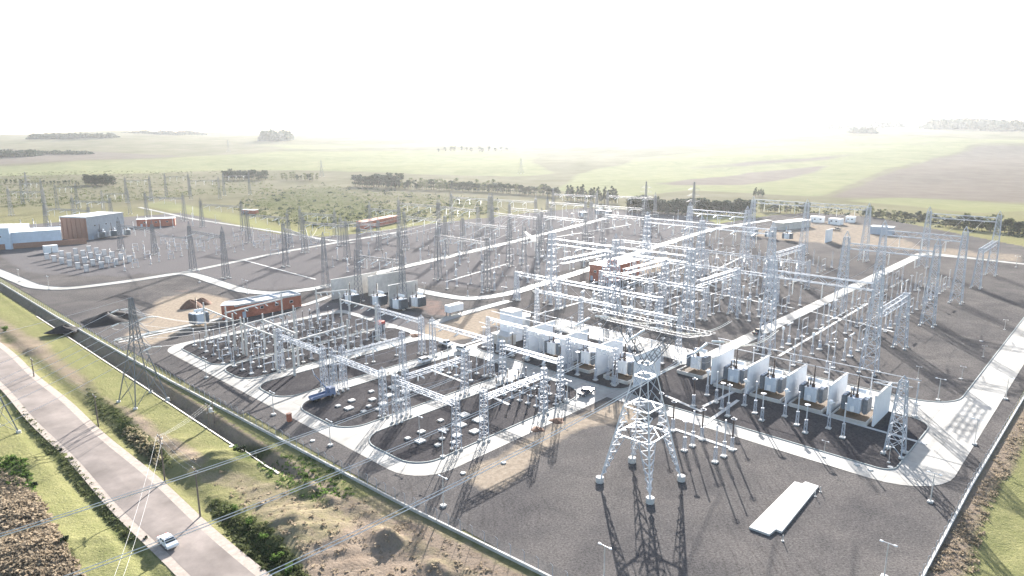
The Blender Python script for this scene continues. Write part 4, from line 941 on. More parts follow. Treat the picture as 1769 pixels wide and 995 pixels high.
# ------------------------------------------------------------------ transformers, fire walls
def fire_wall(a0, a1, b, h, label, m='whitewall', th=.4):
    L = a1-a0; x, y = XY(a0, b); t = thing('fire_wall', label, 'wall', (x, y, .1), ANG_A); n = max(3, round(L/3)); 
    for i in range(n): obj('wall_panel', memo(('wp', round(L/n, 2), h, m), lambda: MB().box((L/n/2, 0, h/2), (L/n-.03, th, h)).mesh('wall_panel', m)), t, (i*L/n, 0, 0))
    obj('coping', MB().box((L/2, 0, h+.07), (L+.1, th+.14, .14)).mesh('coping', 'pad'), t); return t
for i, b in enumerate((-79, -69, -59, -49, -39)): fire_wall(163, 175.5, b, 7.3, 'white fire wall, %s of the five beside the right hand transformers' % ('leftmost', 'second from left', 'middle', 'fourth from left', 'rightmost')[i])
for i, b in enumerate((-131, -118, -105.5, -93)): fire_wall(147, 160, b, 8.6, 'white fire wall, %s of the four behind the big pylon' % ('leftmost', 'second', 'third', 'rightmost')[i])
# transformer seen from its front: local x = site a (away), y across
tk = MB().box((0, 0, 2.6), (4.2, 2.8, 3.3)).box((0, 0, 4.33), (4.4, 3.0, .16))
for i in range(6): tk.box((-1.8+.72*i, -1.46, 2.6), (.12, .12, 3.1)); tk.box((-1.8+.72*i, 1.46, 2.6), (.12, .12, 3.1))
for i in range(3): tk.box((-2.16, -.9+.9*i, 2.6), (.12, .12, 3.1))
tank = tk.mesh('tank', 'paleblue')
tankw = tk.mesh('tank', 'whitepaint')
rd = MB()
for i in range(9): rd.box((-1.7+.42*i, 0, 2.7), (.12, 1.1, 3.3))
rd.box((0, 0, 4.4), (3.8, .3, .2)).box((0, 0, 1.0), (3.8, .3, .2)); radm = rd.mesh('radiator', 'darkrad'); fan = MB().lathe([(.42, 0), (.42, .12), (.1, .14)], 12).mesh('fan', 'greypaint')
cons = MB().lathe([(.1, -1.8), (.5, -1.75), (.55, 0), (.5, 1.75), (.1, 1.8)], 12).mesh('conservator', 'whitepaint')
bush = memo('bush', lambda: MB().lathe([(.42, 0), (.42, .8)]+[(r_, z+.8) for r_, z in shed_prof(4.2, .26, .25)]+[(.08, 5.05), (.08, 5.5)], 9).mesh('bushing', 'brown')); bush2 = memo('bush2', lambda: MB().lathe([(.25, 0), (.25, .4)]+[(r_, z+.4) for r_, z in shed_prof(1.5, .17, .2)]+[(.05, 2.1)], 8).mesh('bushing', 'brown'))
pitm = MB(); pw, pl = 7.6, 10.0
for c, d in (((0, -pw/2, .45), (pl, .35, .9)), ((0, pw/2, .45), (pl, .35, .9)), ((-pl/2, 0, .45), (.35, pw-.36, .9)), ((pl/2, 0, .45), (.35, pw-.36, .9))): pitm.box(c, d)
rim = pitm.mesh('rim', 'concrete'); pbed = MB().box((0, 0, .3), (pl-.4, pw-.4, .5)).mesh('gravel_fill', 'pitgravel')
jb = MB().box((-2.4, .2, 1.9), (.3, .9, 1.3)).mesh('control_box', 'whitepaint')
def transformer(x, y, rz, label, group=None, pit=True, white=False):
    if pit: t = thing('oil_pit', 'stone filled oil pit under the '+label, 'pit', (x, y, .1), rz); obj('rim', rim, t); obj('gravel_fill', pbed, t)
    t = thing('power_transformer', label, 'transformer', (x, y, .62 if pit else .1), rz)
    obj('tank', tankw if white else tank, t)
    for s in (-1, 1):
        r_ = obj('radiator', radm, t, (0, s*2.35, 0))
        for q in (-1.2, 0, 1.2): obj('fan', fan, r_, (q, 0, 4.5))
    obj('conservator', cons, t, (.9, 0, 5.6), rot=(math.pi/2, 0, 0)); obj('support', MB().bar((.9, -1.2, 4.4), (.9, -1.2, 5.3), .15).bar((.9, 1.2, 4.4), (.9, 1.2, 5.3), .15).mesh('support', 'steel') if 'xsup' not in cache else cache['xsup'], t)
    obj('bushing', bush, t, (-.9, -.2, 4.4)); obj('bushing', bush2, t, (-1.6, .9, 4.4)); obj('bushing', bush2, t, (.2, .9, 4.4)); obj('control_box', jb, t)
for i, b in enumerate((-74, -64, -54, -44)): transformer(*XY(167.2, b), ANG_A, 'grey transformer in the %s bay at right' % ('leftmost', 'second', 'third', 'rightmost')[i])
for i, b in enumerate((-124.5, -111.8, -99.2)): transformer(*XY(152.5, b), ANG_A, 'pale reactor in the %s bay behind the pylon' % ('left', 'middle', 'right')[i], white=True)
transformer(*XY(170, -86.5), ANG_A, 'pale spare transformer between the two wall groups', white=True)
for i, (p0, p1) in enumerate((((584, 521), (641, 500)), ((645, 514), (692, 497)), ((678, 531), (716, 517)))):
    a0, b0 = AB(*p0); a1, b1 = AB(*p1); fire_wall(a0, a1, (b0+b1)/2, 8.2, 'grey panelled fire wall, %s of the three left of the white container' % ('left', 'middle', 'right')[i], 'concrete')
for i, p in enumerate(((608, 528), (655, 530), (690, 536), (722, 532))): transformer(*G(*p), ANG_A+.1, 'pale transformer before the grey fire walls, %s of four' % ('leftmost', 'second', 'third', 'rightmost')[i], pit=False, white=True)
transformer(*G(345, 562), ANG_B, 'blue grey transformer standing alone at the left end of the dense post yard', pit=False)
for i, p in enumerate(((177, 412), (197, 410), (220, 408))): transformer(*G(*p), ANG_A-.2, 'grey transformer at the foot of the tall control hall, %s of three' % ('left', 'middle', 'right')[i], pit=False, white=True)
for i, p in enumerate(((1008, 376), (1034, 372), (1050, 374))): transformer(*G(*p), ANG_A, 'hazy far transformer in the middle distance, %s of three' % ('left', 'middle', 'right')[i], pit=False)
for i, p in enumerate(((1300, 408), (1330, 412), (1360, 415))): transformer(*G(*p), ANG_A, 'far pale transformer beside the site huts, %s of three' % ('left', 'middle', 'right')[i], pit=False, white=True)
fire_wall(*(AB(1425, 420)[0], AB(1425, 420)[0]+12), AB(1425, 420)[1], 8, 'pale fire wall beside the far transformers near the huts')

# white tanks and service building
x, y = G(876, 590)
t = thing('service_building', 'white tower like service building with low annex left of the fire walls', 'building', (x, y, .1), ANG_A)
obj('tower', MB().box((2, 0, 5.0), (5.2, 5.2, 10)).mesh('tower', 'whitewall'), t); obj('roof', MB().box((2, 0, 10.1), (5.5, 5.5, .22)).mesh('roof', 'pad'), t)
an = obj('annex', MB().box((-2.6, -1, 1.6), (4.4, 6.5, 3.2)).mesh('annex', 'concrete'), t); obj('roof', MB().box((-2.6, -1, 3.3), (4.8, 6.9, .24)).mesh('roof', 'pad'), an); obj('door', MB().box((-4.83, -1, 1.1), (.1, 1.2, 2.1)).mesh('door', 'greypaint'), an)
x, y = G(903, 577); t = thing('water_tank', 'round grey water tank with white lid beside the white service building', 'tank', (x, y, .1)); obj('shell', MB().lathe([(2.4, 0), (2.4, 6.4)], 24).mesh('shell', 'roofgrey', False), t)
obj('lid', MB().lathe([(2.55, 6.4), (2.55, 6.6), (.2, 7.0)], 24).mesh('lid', 'whitepaint'), t); obj('ladder', MB().bar((-2.5, -.3, 0), (-2.5, -.3, 6.6), .08).bar((-2.5, .3, 0), (-2.5, .3, 6.6), .08).mesh('ladder', 'steel'), t)

# ------------------------------------------------------------------ buildings
def building(px0, px1, depth, h, label, wm, rm, nwin=3, roof='flat', name='building', doors=1, away=1, overhang=.25):
    p = Vector(G(*px0)); q = Vector(G(*px1)); d = q-p; L = d.length; rz = math.atan2(d.y, d.x); t = thing(name, label, 'building', (p.x, p.y, .08), rz); y0 = depth*away/2
    obj('wall', MB().box((L/2, y0, h/2), (L, depth, h)).mesh('wall', wm), t)
    r_ = MB().box((L/2, y0, h+.12), (L+overhang*2, depth+overhang*2, .24))
    if roof == 'parapet':
        r_ = MB().box((L/2, y0, h+.06), (L-.02, depth-.02, .12))
        for yy in (y0-depth/2+.1, y0+depth/2-.1): r_.box((L/2, yy, h+.35), (L+.04, .25, .7))
        n = max(2, round(L/8))
        for i in range(n+1): r_.box((L*i/n, y0, h+.33), (.25, depth-.55, .62))
    ro = obj('roof', r_.mesh('roof', rm), t)
    fy = y0-depth*away/2*1.0-.04*away
    for i in range(nwin):
        w_ = obj('window', MB().box((0, 0, 0), (1.4, .12, 1.0)).mesh('window', 'alu'), t, (L*(i+.7)/(nwin+.4), fy, h*.6)); obj('pane', MB().box((0, -.07*away, 0), (1.2, .04, .8)).mesh('pane', 'glass'), w_)
    for i in range(doors): obj('door', MB().box((0, 0, 1.15), (1.3, .12, 2.3)).mesh('door', 'greypaint'), t, (L*.12+i*L*.45, fy, 0))
    return t, ro
building((408, 552), (521, 530), 8.5, 4.6, 'long low red brick building with divided flat roof behind the dense post yard', 'brick', 'roofgrey', 4, 'parapet')
building((384, 553), (406, 552), 5, 5.2, 'small red brick block at the left end of the long brick building', 'brick', 'roofgrey', 0, doors=0)
def px_of(a, b): q_ = project(*XY(a, b), 0.0); return (float(q_[0]), float(q_[1]))
t_, r_ = building(px_of(251, -185), px_of(251, -174), 25, 7.6, 'tall red brick hall with white roof in the middle of the yard', 'brick', 'whitepaint', 2)
for i_ in range(3): w_ = obj('window', MB().box((11.02, 5+7*i_, 4.6), (.12, 1.6, 1.4)).mesh('window', 'alu'), t_); obj('pane', MB().box((11.1, 5+7*i_, 4.6), (.04, 1.3, 1.1)).mesh('pane', 'glass'), w_)
obj('roof_block', MB().box((9, 5, 9), (3.4, 4, 2.4)).mesh('roof_block', 'brick'), r_)
building((632, 396), (690, 384), 8, 5, 'long red brick wall building by the grass bank', 'brick', 'brick', 0, doors=0)
t_, r_ = building((153, 415), (217, 404), 20, 14.5, 'tall grey blue control hall with pale roof at the far left', 'capgrey', 'roofgrey', 3)
obj('side_wall', MB().box((-.15, 10, 7), (.3, 20.2, 14)).mesh('side_wall', 'orangebrick'), t_)
for i_ in range(6): obj('pilaster', MB().box((-.4, 1+3.6*i_, 7), (.3, .5, 14)).mesh('pilaster', 'orangebrick'), t_)
building((237, 393), (303, 390), 10, 5.5, 'low red brick store right of the control hall', 'brick', 'roofgrey', 3)
t_, r_ = building((24, 430), (108, 424), 18, 9.5, 'pale blue hall with white roof and brick plinth at the far left', 'bluewall', 'whitepaint', 0); obj('plinth', MB().box((15, -.1, 1.6), (44, .4, 3.2)).mesh('plinth', 'orangebrick'), t_)
building((-60, 432), (20, 431), 20, 12.5, 'taller pale blue hall cut by the left edge', 'bluewall', 'whitepaint', 3)
building((1502, 404), (1540, 407), 9, 5, 'blue grey shed beyond the right yard', 'greypaint', 'greypaint', 0)
for i, (p, q) in enumerate((((1400, 384), (1424, 385)), ((1430, 387), (1450, 389)), ((1460, 384), (1476, 385)))): building(p, q, 6, 4.2, 'white site hut beyond the right yard, %s of three' % ('left', 'middle', 'right')[i], 'whitepaint', 'whitepaint', 2, name='site_hut', overhang=.1)
building((418, 369), (440, 370), 5, 3.2, 'tiny brick hut on the grass bank', 'brick', 'whitepaint', 1)
building((1352, 398), (1400, 392), 9, 5, 'low white roofed shelter before the site huts', 'concrete', 'whitepaint', 0)
x, y = G(773, 546); t = thing('container', 'white box container raised on short legs beside the sandy ground', 'container', (x, y, .1), ANG_A)
obj('body', MB().box((3.4, 0, 2.6), (7.2, 2.6, 2.6)).mesh('body', 'whitepaint'), t)
for sx in (.4, 6.4):
    for sy in (-1, 1): obj('leg', MB().box((sx, sy, .65), (.3, .3, 1.3)).mesh('leg', 'darkrad'), t)
x, y = G(657, 572); t = thing('container', 'small dark container with red top below the concrete portal', 'container', (x, y, .1), ANG_A); obj('body', MB().box((0, 0, 1.3), (2.6, 2.4, 2.4)).mesh('body', 'darkrad'), t); obj('lid', MB().box((0, 0, 3.0), (2.6, 2.4, .95)).mesh('lid', 'red'), t)
x, y = G(500, 728); t = thing('cabinet', 'small red brick cabinet beside the front perimeter road', 'cabinet', (x, y, .1), ANG_A); obj('body', MB().box((0, 0, .9), (.9, .9, 1.8)).mesh('body', 'brick'), t); obj('lid', MB().box((0, 0, 1.85), (1.05, 1.05, .12)).mesh('lid', 'orangebrick'), t)
x, y = G(82, 437); t = thing('cooling_unit', 'pair of white cooling units beside the far left road', 'unit', (x, y, .05), ANG_A)
for s in (0, 3.6): obj('case', MB().box((s, 0, 2), (3.0, 4, 4)).mesh('case', 'whitepaint'), t); obj('lid', MB().box((s, 0, 4.1), (3.2, 4.2, .2)).mesh('lid', 'alu'), t)
# pale slab on the open gravel
sm = MB(); poly = [XY(103.6, -41.6), XY(124.6, -42.0), XY(124.8, -40.6), XY(126, -40.5), XY(126, -38), XY(106, -37), XY(106, -38), XY(103.8, -38.2)]
o = obj('concrete_slab', sm.prism(poly, .03, .42).mesh('concrete_slab', 'pad')); tag(o, 'long bare white concrete slab lying on the open gravel at lower right', 'slab')
# earth heaps
def heap(px, pyy, r, h, label, m='earth', sx=1.0):
    x, y = G(px, pyy); n, k = 20, 8; vs = []; 
    for j in range(k+1):
        f = j/k
        for i in range(n):
            t = 2*math.pi*i/n; rr = r*(1-f)*(1+.16*math.sin(3*t+px)+.1*math.sin(5*t+1+f*4)); vs.append((rr*math.cos(t)*sx, rr*math.sin(t), h*(1-(1-f)**1.6)*(1+.1*math.sin(4*t+3*f))-.05))
    me = MB().add(vs, [(j*n+i, j*n+(i+1) % n, (j+1)*n+(i+1) % n, (j+1)*n+i) for j in range(k) for i in range(n)]).mesh('earth_heap', m, True); o = obj('earth_heap', me, None, (x, y, 0.03), .6); tag(o, label, 'earth heap')
heap(330, 530, 4.2, 2.8, 'brown earth heap left of the low brick building'); heap(349, 525, 3.6, 2.4, 'second brown earth heap nearer the brick building'); heap(190, 554, 7.0, 3.2, 'dark gravel heap behind the left pylon', 'rust', 1.4)
heap(718, 580, 2.4, .7, 'flat dark earth patch heap by the white truck'); heap(928, 742, 1.7, .5, 'small dark earth heap on the sand below the front cross road', 'earth'); heap(962, 727, 1.9, .5, 'second small dark earth heap on the sand', 'earth')
heap(112, 572, 3.4, 2.0, 'black heap of scrap on the grass outside the left fence', 'rust', 1.6)

# ------------------------------------------------------------------ fences
def fence(pts, label, plinth_m, sp=2.75, h=2.5):
    P_ = [Vector(p) for p in pts]; t = thing('boundary_fence', label, 'fence', (P_[0].x, P_[0].y, -.02))
    pm = MB().tube((0, 0, 0), (0, 0, h), .045, None, 6).tube((0, 0, h), (-.25, -.25, h+.4), .035, None, 5).mesh('post', 'steel'); pan = {}
    o0 = P_[0]
    for a_, b_ in zip(P_, P_[1:]):
        d = b_-a_; L = d.length; n = max(1, round(L/sp)); s = L/n; rz = math.atan2(d.y, d.x); un = d.normalized()
        pm2 = MB().add([(0, 0, .35), (s, 0, .35), (s, 0, h), (0, 0, h)], [(0, 1, 2, 3)]).mesh('mesh_panel', 'link'); pl_ = MB().box((s/2, 0, .22), (s-.01, .34, .62)).mesh('plinth', plinth_m)
        for i in range(n):
            p = a_+un*s*i-o0; obj('post', pm, t, (p.x, p.y, 0), rz); obj('mesh_panel', pm2, t, (p.x, p.y, 0), rz); obj('plinth', pl_, t, (p.x, p.y, 0), rz)
fence([XY(63, -376), XY(63.3, -287), XY(65, -187), XY(67, -128), XY(68.3, -90), XY(70.2, -60), XY(72.5, -16.8)], 'chain link fence on a pale kerb along the left and front of the yard', 'concrete')
fence([XY(72.6, -16.6), XY(147, -16.9), XY(207, -16.2), XY(300, -16), XY(436, -16)], 'chain link fence on a white kerb along the right side of the yard', 'pad')

# ------------------------------------------------------------------ lamps and poles
lampT = [P('footing', MB().box((0, 0, .15), (.9, .9, .34)).mesh('footing', 'pad')), P('pole', MB().tube((0, 0, .3), (0, 0, 5.6), .1, .07, 8).mesh('pole', 'pad')), P('bracket', MB().tube((-.75, 0, 5.75), (.75, 0, 5.75), .05).tube((0, 0, 5.5), (0, 0, 5.8), .07).mesh('bracket', 'alu'))]
hd = MB().box((0, 0, 0), (.55, .3, .16), 0, .7).mesh('lamp_head', 'whitepaint'); lampT += [P('lamp_head', hd, (-.95, 0, 5.78)), P('lamp_head', hd, (.95, 0, 5.78))]
LAMPS = [((766, 875), 'beside the front corner of the concrete road'), ((571, 770), 'beside the front road near the pad groups'), ((473, 717), 'beside the front road left of the red cabinet'), ((1607, 868), 'at the right corner of the front road'), ((1683, 768), 'beside the right road, nearest the corner'), ((1737, 690), 'beside the right road at the picture edge'),
         ((1043, 1003), 'at the bottom edge on the open gravel'), ((1527, 998), 'at the bottom edge near the right fence'), ((357, 653), 'beside the perimeter road below the dense post yard'), ((85, 500), 'on the far left road bend'), ((34, 487), 'at the left edge of the far left road'), ((345, 488), 'on the left road junction'), ((428, 508), 'before the low brick building on the road'), ((420, 496), 'on the triangular gravel'),
         ((1585, 655), 'on the right yard gravel, near one'), ((1661, 655), 'on the right yard gravel by the road curve'), ((1698, 617), 'on the right yard gravel further back'), ((1735, 570), 'on the right yard gravel at the edge'), ((1620, 692), 'on the road curve behind the transformers'), ((1755, 462), 'on the back road at the far right'), ((733, 512), 'beside the curved middle road'), ((870, 520), 'where the sandy road meets the curved road'), ((980, 695), 'on the front cross road near the junction'), ((725, 762), 'on the second pad island'), ((765, 790), 'on the second pad island corner'), ((1423, 790), 'on the gravel before the right transformers'), ((1535, 800), 'on the gravel corner before the right mast')]
for p, ds in LAMPS: place(lampT, 'street_lamp', 'pale twin headed lamp post '+ds, 'lamp', (*G(*p), .06), ANG_B, None, .62 if 'gravel' in ds and 'bottom' not in ds else 1.0)
# country-road poles
def wpole(px, pyy, h, label, arms=1, lean=0.0):
    x, y = G(px, pyy, -.8); t = thing('utility_pole', label, 'pole', (x, y, T1(x, y)-.1), ANG_A); obj('pole', MB().tube((0, 0, 0), (lean, 0, h), .17, .11, 8).mesh('pole', 'timber'), t)
    for i in range(arms):
        c = obj('crossarm', MB().box((lean, 0, h-.4-i*1.1), (.14, 2.4, .16)).mesh('crossarm', 'timber'), t)
        for s in (-1, 0, 1): obj('insulator', MB().lathe([(.05, 0), (.1, .05), (.1, .2), (.04, .26)], 7, (lean, s*1.05, h-.32-i*1.1)).mesh('insulator', 'porcelain'), c)
    return Vector((x+0, y, T1(x, y)+h-.2))
p1 = wpole(346, 893, 9.6, 'slim timber pole with crossarm at the edge of the country road'); p2 = wpole(285, 832, 10, 'timber pole on the bank left of the country road shoulder', 2); p3 = wpole(362, 737, 6.5, 'left pole of the pole mounted transformer on the grass'); p4 = wpole(370, 730, 6.5, 'right pole of the pole mounted transformer on the grass', 0)
p5 = wpole(59, 651, 5.5, 'short timber pole beside the country road at left'); p6 = wpole(170, 735, 8, 'thin timber pole in the roadside ditch', 1)
o = obj('pole_transformer', MB().lathe([(.35, 0), (.4, .1), (.4, .9), (.3, 1.0)], 12).tube((0, .1, 1), (0, .1, 1.35), .06).tube((0, -.15, 1), (0, -.15, 1.35), .06).mesh('pole_transformer', 'roofgrey'), None, ((p3+p4)/2)-Vector((0, 0, 2.6))); tag(o, 'small grey transformer drum hung between two poles on the grass', 'transformer')
obj('bracket', MB().bar((-.7, -.5, -.06), (.7, .5, -.06), .12).mesh('bracket', 'steel'), o)
for i, (a_, b_, lb) in enumerate(((p2, p1, 'between the two roadside poles'), (p3, p2, 'from the pole transformer to the bank pole'), (p6, p5, 'along the roadside ditch'))):
    for s in (-1, 0, 1): wire(a_+Vector((s*.7, s*.7, 0)), b_+Vector((s*.7, s*.7, 0)), .6, .014, 'thin service wire '+lb, 'service wires '+lb)
for s in (-.6, .6): wire(p2+Vector((s, 0, 0)), Vector((*G(200, 1010, 8), 8))+Vector((s, 0, 0)), 1.2, .022, 'pale service wire dropping over the road to the lower left', 'lower left service wires')
# small posts on the construction area and yard: bollard-like markers beside the slab
for px, pyy in ((1408, 858), (1417, 850), (1352, 935)):
    o = obj('marker_post', MB().tube((0, 0, 0), (0, 0, 1.1), .08, None, 8).box((0, 0, .05), (.4, .4, .1)).mesh('marker_post', 'pad'), None, (*G(px, pyy), .04)); tag(o, 'short white marker post beside the bare concrete slab', 'post', 'marker posts')

# ------------------------------------------------------------------ vehicles
def car_tpl(kind, paint):
    Wd = 1.78; hw = Wd/2
    prof = {'sedan': ([(-2.2, .35), (-2.22, .75), (-1.95, .92), (-1.15, .98), (-.55, 1.42), (.75, 1.44), (1.5, 1.0), (2.15, .82), (2.25, .6), (2.2, .32)], (-1.05, -.5, .7, 1.4)),
            'suv': ([(-2.3, .4), (-2.32, 1.05), (-2.2, 1.2), (-1.95, 1.72), (.35, 1.74), (1.05, 1.18), (2.15, 1.02), (2.3, .75), (2.25, .38)], (-2.0, -1.85, .3, .95)),
            'pickup': ([(-2.6, .5), (-2.62, 1.08), (-.75, 1.08), (-.65, 1.72), (.65, 1.74), (1.3, 1.15), (2.45, 1.02), (2.6, .75), (2.55, .45)], (-.62, -.55, .6, 1.2))}[kind]
    pr, _ = prof; n = len(pr)
    def hw_at(z): return hw if z < 1.0 else hw-(z-1.0)*.28
    vs = [(x, -hw_at(z), z) for x, z in pr]+[(x, hw_at(z), z) for x, z in pr]
    body = MB().add(vs, [tuple(range(n)), tuple(range(n, 2*n))[::-1]]+[(i, n+i, n+(i+1) % n, (i+1) % n) for i in range(n)]).mesh('body', paint)
    bp = P('body', body); parts = [bp]
    roof = max(z for _, z in pr); rx = [x for x, z in pr if z > roof-.05]
    def pane(nm, pts): parts.append(P(nm, MB().add(pts, [tuple(range(len(pts)))]).mesh(nm, 'glass')))
    i1 = [i for i, (x, z) in enumerate(pr) if z > roof-.05]; f0 = pr[i1[-1]]; f1 = pr[i1[-1]+1]; r0 = pr[i1[0]]; r1 = pr[i1[0]-1]
    def quad(nm, A, B, off):
        pa = [A[0]+(B[0]-A[0])*.08, A[1]+(B[1]-A[1])*.08]; pb = [A[0]+(B[0]-A[0])*.92, A[1]+(B[1]-A[1])*.92]
        pane(nm, [(pa[0]+off, -hw_at(pa[1])+.1, pa[1]+.015), (pb[0]+off, -hw_at(pb[1])+.1, pb[1]+.015), (pb[0]+off, hw_at(pb[1])-.1, pb[1]+.015), (pa[0]+off, hw_at(pa[1])-.1, pa[1]+.015)])
    quad('windscreen', f0, f1, .015); quad('rear_window', r0, r1, -.015)
    for s in (-1, 1):
        zt, zb_ = roof-.1, 1.04; x0, x1 = r0[0]+.08, f0[0]
        pane('side_window', [(x0-.15, s*(hw_at(zb_)+.012), zb_), (x1+.45, s*(hw_at(zb_)+.012), zb_), (x1, s*(hw_at(zt)+.012), zt), (x0, s*(hw_at(zt)+.012), zt)])
        for xx in (-1.35, 1.4):
            tm = memo('tyre', lambda: MB().tube((0, -.11, 0), (0, .11, 0), .33, None, 14).mesh('wheel', 'tyre')); rm_ = memo('rimw', lambda: MB().tube((0, -.125, 0), (0, .125, 0), .19, None, 10).mesh('rim', 'alu'))
            parts.append(P('wheel', tm, (xx, s*(hw-.1), .33), 0, [('rim', rm_, (0, 0, 0), 0)]))
        parts.append(P('headlight', MB().box((pr[-2][0]-.1, s*.62, pr[-2][1]+.04), (.2, .34, .14)).mesh('headlight', 'glassins'))); parts.append(P('tail_light', MB().box((pr[1][0]+.03, s*.66, .8), (.1, .25, .16)).mesh('tail_light', 'red')))
    return parts
x, y = G(290, 941, -.7); place(car_tpl('sedan', 'carwhite'), 'car', 'white saloon car driving on the country road at lower left', 'car', (x, y, -.60), ANG_B+.02)
place(car_tpl('suv', 'carwhite'), 'car', 'white estate car on the concrete road between the front islands', 'car', (*G(735, 626), .09), ANG_A)
place(car_tpl('pickup', 'carwhite'), 'pickup_truck', 'white pickup parked nearest the dark earth patch', 'pickup', (*G(771, 597), .09), ANG_B)
place(car_tpl('suv', 'roofgrey'), 'car', 'pale grey car at the bend where the front roads meet', 'car', (*G(800, 607), .09), ANG_B+.2)
place(car_tpl('pickup', 'cardark'), 'pickup_truck', 'dark pickup on the straight concrete road behind the transformers', 'pickup', (*G(1309, 577), .1), ANG_A)
place(car_tpl('pickup', 'cardark'), 'pickup_truck', 'dark pickup standing at the cross road left of the big pylon', 'pickup', (*G(1012, 682), .09), ANG_A+math.pi)
place(car_tpl('pickup', 'shoulder'), 'pickup_truck', 'brown pickup parked by the huts beyond the right yard', 'pickup', (*G(1445, 398), .06), .3, None, 1.3)
# crane truck
x, y = G(556, 690); t = thing('crane_truck', 'blue crane truck with raised boom beside the light front gantry', 'truck', (x, y, .12), ANG_A, None, .85)
obj('cab', MB().box((3.2, 0, 1.75), (1.9, 2.3, 2.3), 0, .93).mesh('cab', 'carblue'), t); obj('windscreen', MB().box((4.16, 0, 2.2), (.06, 1.9, .8)).mesh('windscreen', 'glass'), t)
obj('bed', MB().box((-.8, 0, 1.1), (5.8, 2.3, .35)).box((-.8, -1.1, 1.5), (5.8, .08, .5)).box((-.8, 1.1, 1.5), (5.8, .08, .5)).mesh('bed', 'carblue'), t); obj('chassis', MB().box((.2, 0, .75), (8, .9, .3)).mesh('chassis', 'darkrad'), t)
for xx in (3.0, -1.6, -2.8):
    for s in (-1, 1): obj('wheel', memo('twheel', lambda: MB().tube((0, -.16, 0), (0, .16, 0), .5, None, 14).mesh('wheel', 'tyre')), t, (xx, s*1.0, .5))
bm = obj('boom', MB().tube((1.6, 0, 1.2), (1.6, 0, 3.2), .3).tube((1.6, 0, 3.1), (-1.2, 1.2, 7.6), .2, .14).mesh('boom', 'carblue'), t); obj('jib', MB().tube((-1.2, 1.2, 7.5), (-1.0, 2.6, 9), .11, .08).mesh('jib', 'whitepaint'), bm)

# ------------------------------------------------------------------ trees and bushes
def leaf_cloud(n, R, hgt, lobes, size, m, seed, cone=False, z0=0.0):
    rg = random.Random(seed); mb = MB(); L_ = []
    for _ in range(lobes):
        t = rg.uniform(0, 6.28); f = rg.random(); rr = R*.62*math.sqrt(rg.random())*((1-f*.85) if cone else 1); L_.append((rr*math.cos(t), rr*math.sin(t), z0+hgt*(.12+.8*f), R*rg.uniform(.28, .5)*((1.05-f*.8) if cone else 1)))
    for i in range(n):
        lx, ly, lz, lr = L_[i % lobes]; v = Vector((rg.gauss(0, 1), rg.gauss(0, 1), rg.gauss(0, .85))).normalized()*lr*rg.uniform(.55, 1.05); c = Vector((lx, ly, lz))+v
        c.z = max(c.z, .05); s = size*rg.uniform(.6, 1.3); u = Vector((rg.gauss(0, 1), rg.gauss(0, 1), rg.gauss(0, .6))).normalized(); w_ = u.cross(Vector((rg.gauss(0, 1), rg.gauss(0, 1), rg.gauss(0, 1)))).normalized()
        mb.add([c-u*s, c+w_*s*.6, c+u*s, c-w_*s*.6], [(0, 1, 2, 3)])
    return mb.mesh('crown', m)
def trunk(h, r): 
    mb = MB().tube((0, 0, -.3), (0, 0, h*.75), r, r*.4, 7)
    for k in range(4): mb.tube((0, 0, h*(.3+.1*k)), (h*.16*math.cos(k*1.9), h*.16*math.sin(k*1.9), h*(.55+.1*k)), r*.4, r*.12, 5)
    return mb.mesh('trunk', 'trunk')
CR = [leaf_cloud(460, 3.4, 9, 14, .55, 'leafdark', 1, z0=2), leaf_cloud(460, 3.8, 8, 14, .6, 'leafdark', 2, z0=1.5), leaf_cloud(420, 3.2, 11, 16, .5, 'leafmid', 3, z0=2), leaf_cloud(420, 3.2, 11, 16, .5, 'leafdark', 4, True, 1)]
TRK = [trunk(11, .3), trunk(9.5, .3), trunk(13, .3), trunk(12, .28)]
def tree_row(x0, x1, y0, y1, n, hs, label, group, kinds=(0, 1, 2)):
    n = int(n*1.9); hs *= 1.15
    for i in range(n):
        f = (i+random.uniform(.1, .9))/n; x, y, z = GT(x0+(x1-x0)*f, y0+(y1-y0)*f+random.uniform(-1.2, 1.2)); k = random.choice(kinds); s = hs*random.uniform(.75, 1.2)/11
        t = thing('tree', label, 'tree', (x, y, z-.1), random.uniform(0, 6), group, (s*random.uniform(.9, 1.3), s*random.uniform(.9, 1.3), s)); obj('trunk', TRK[k], t); obj('crown', CR[k], t)
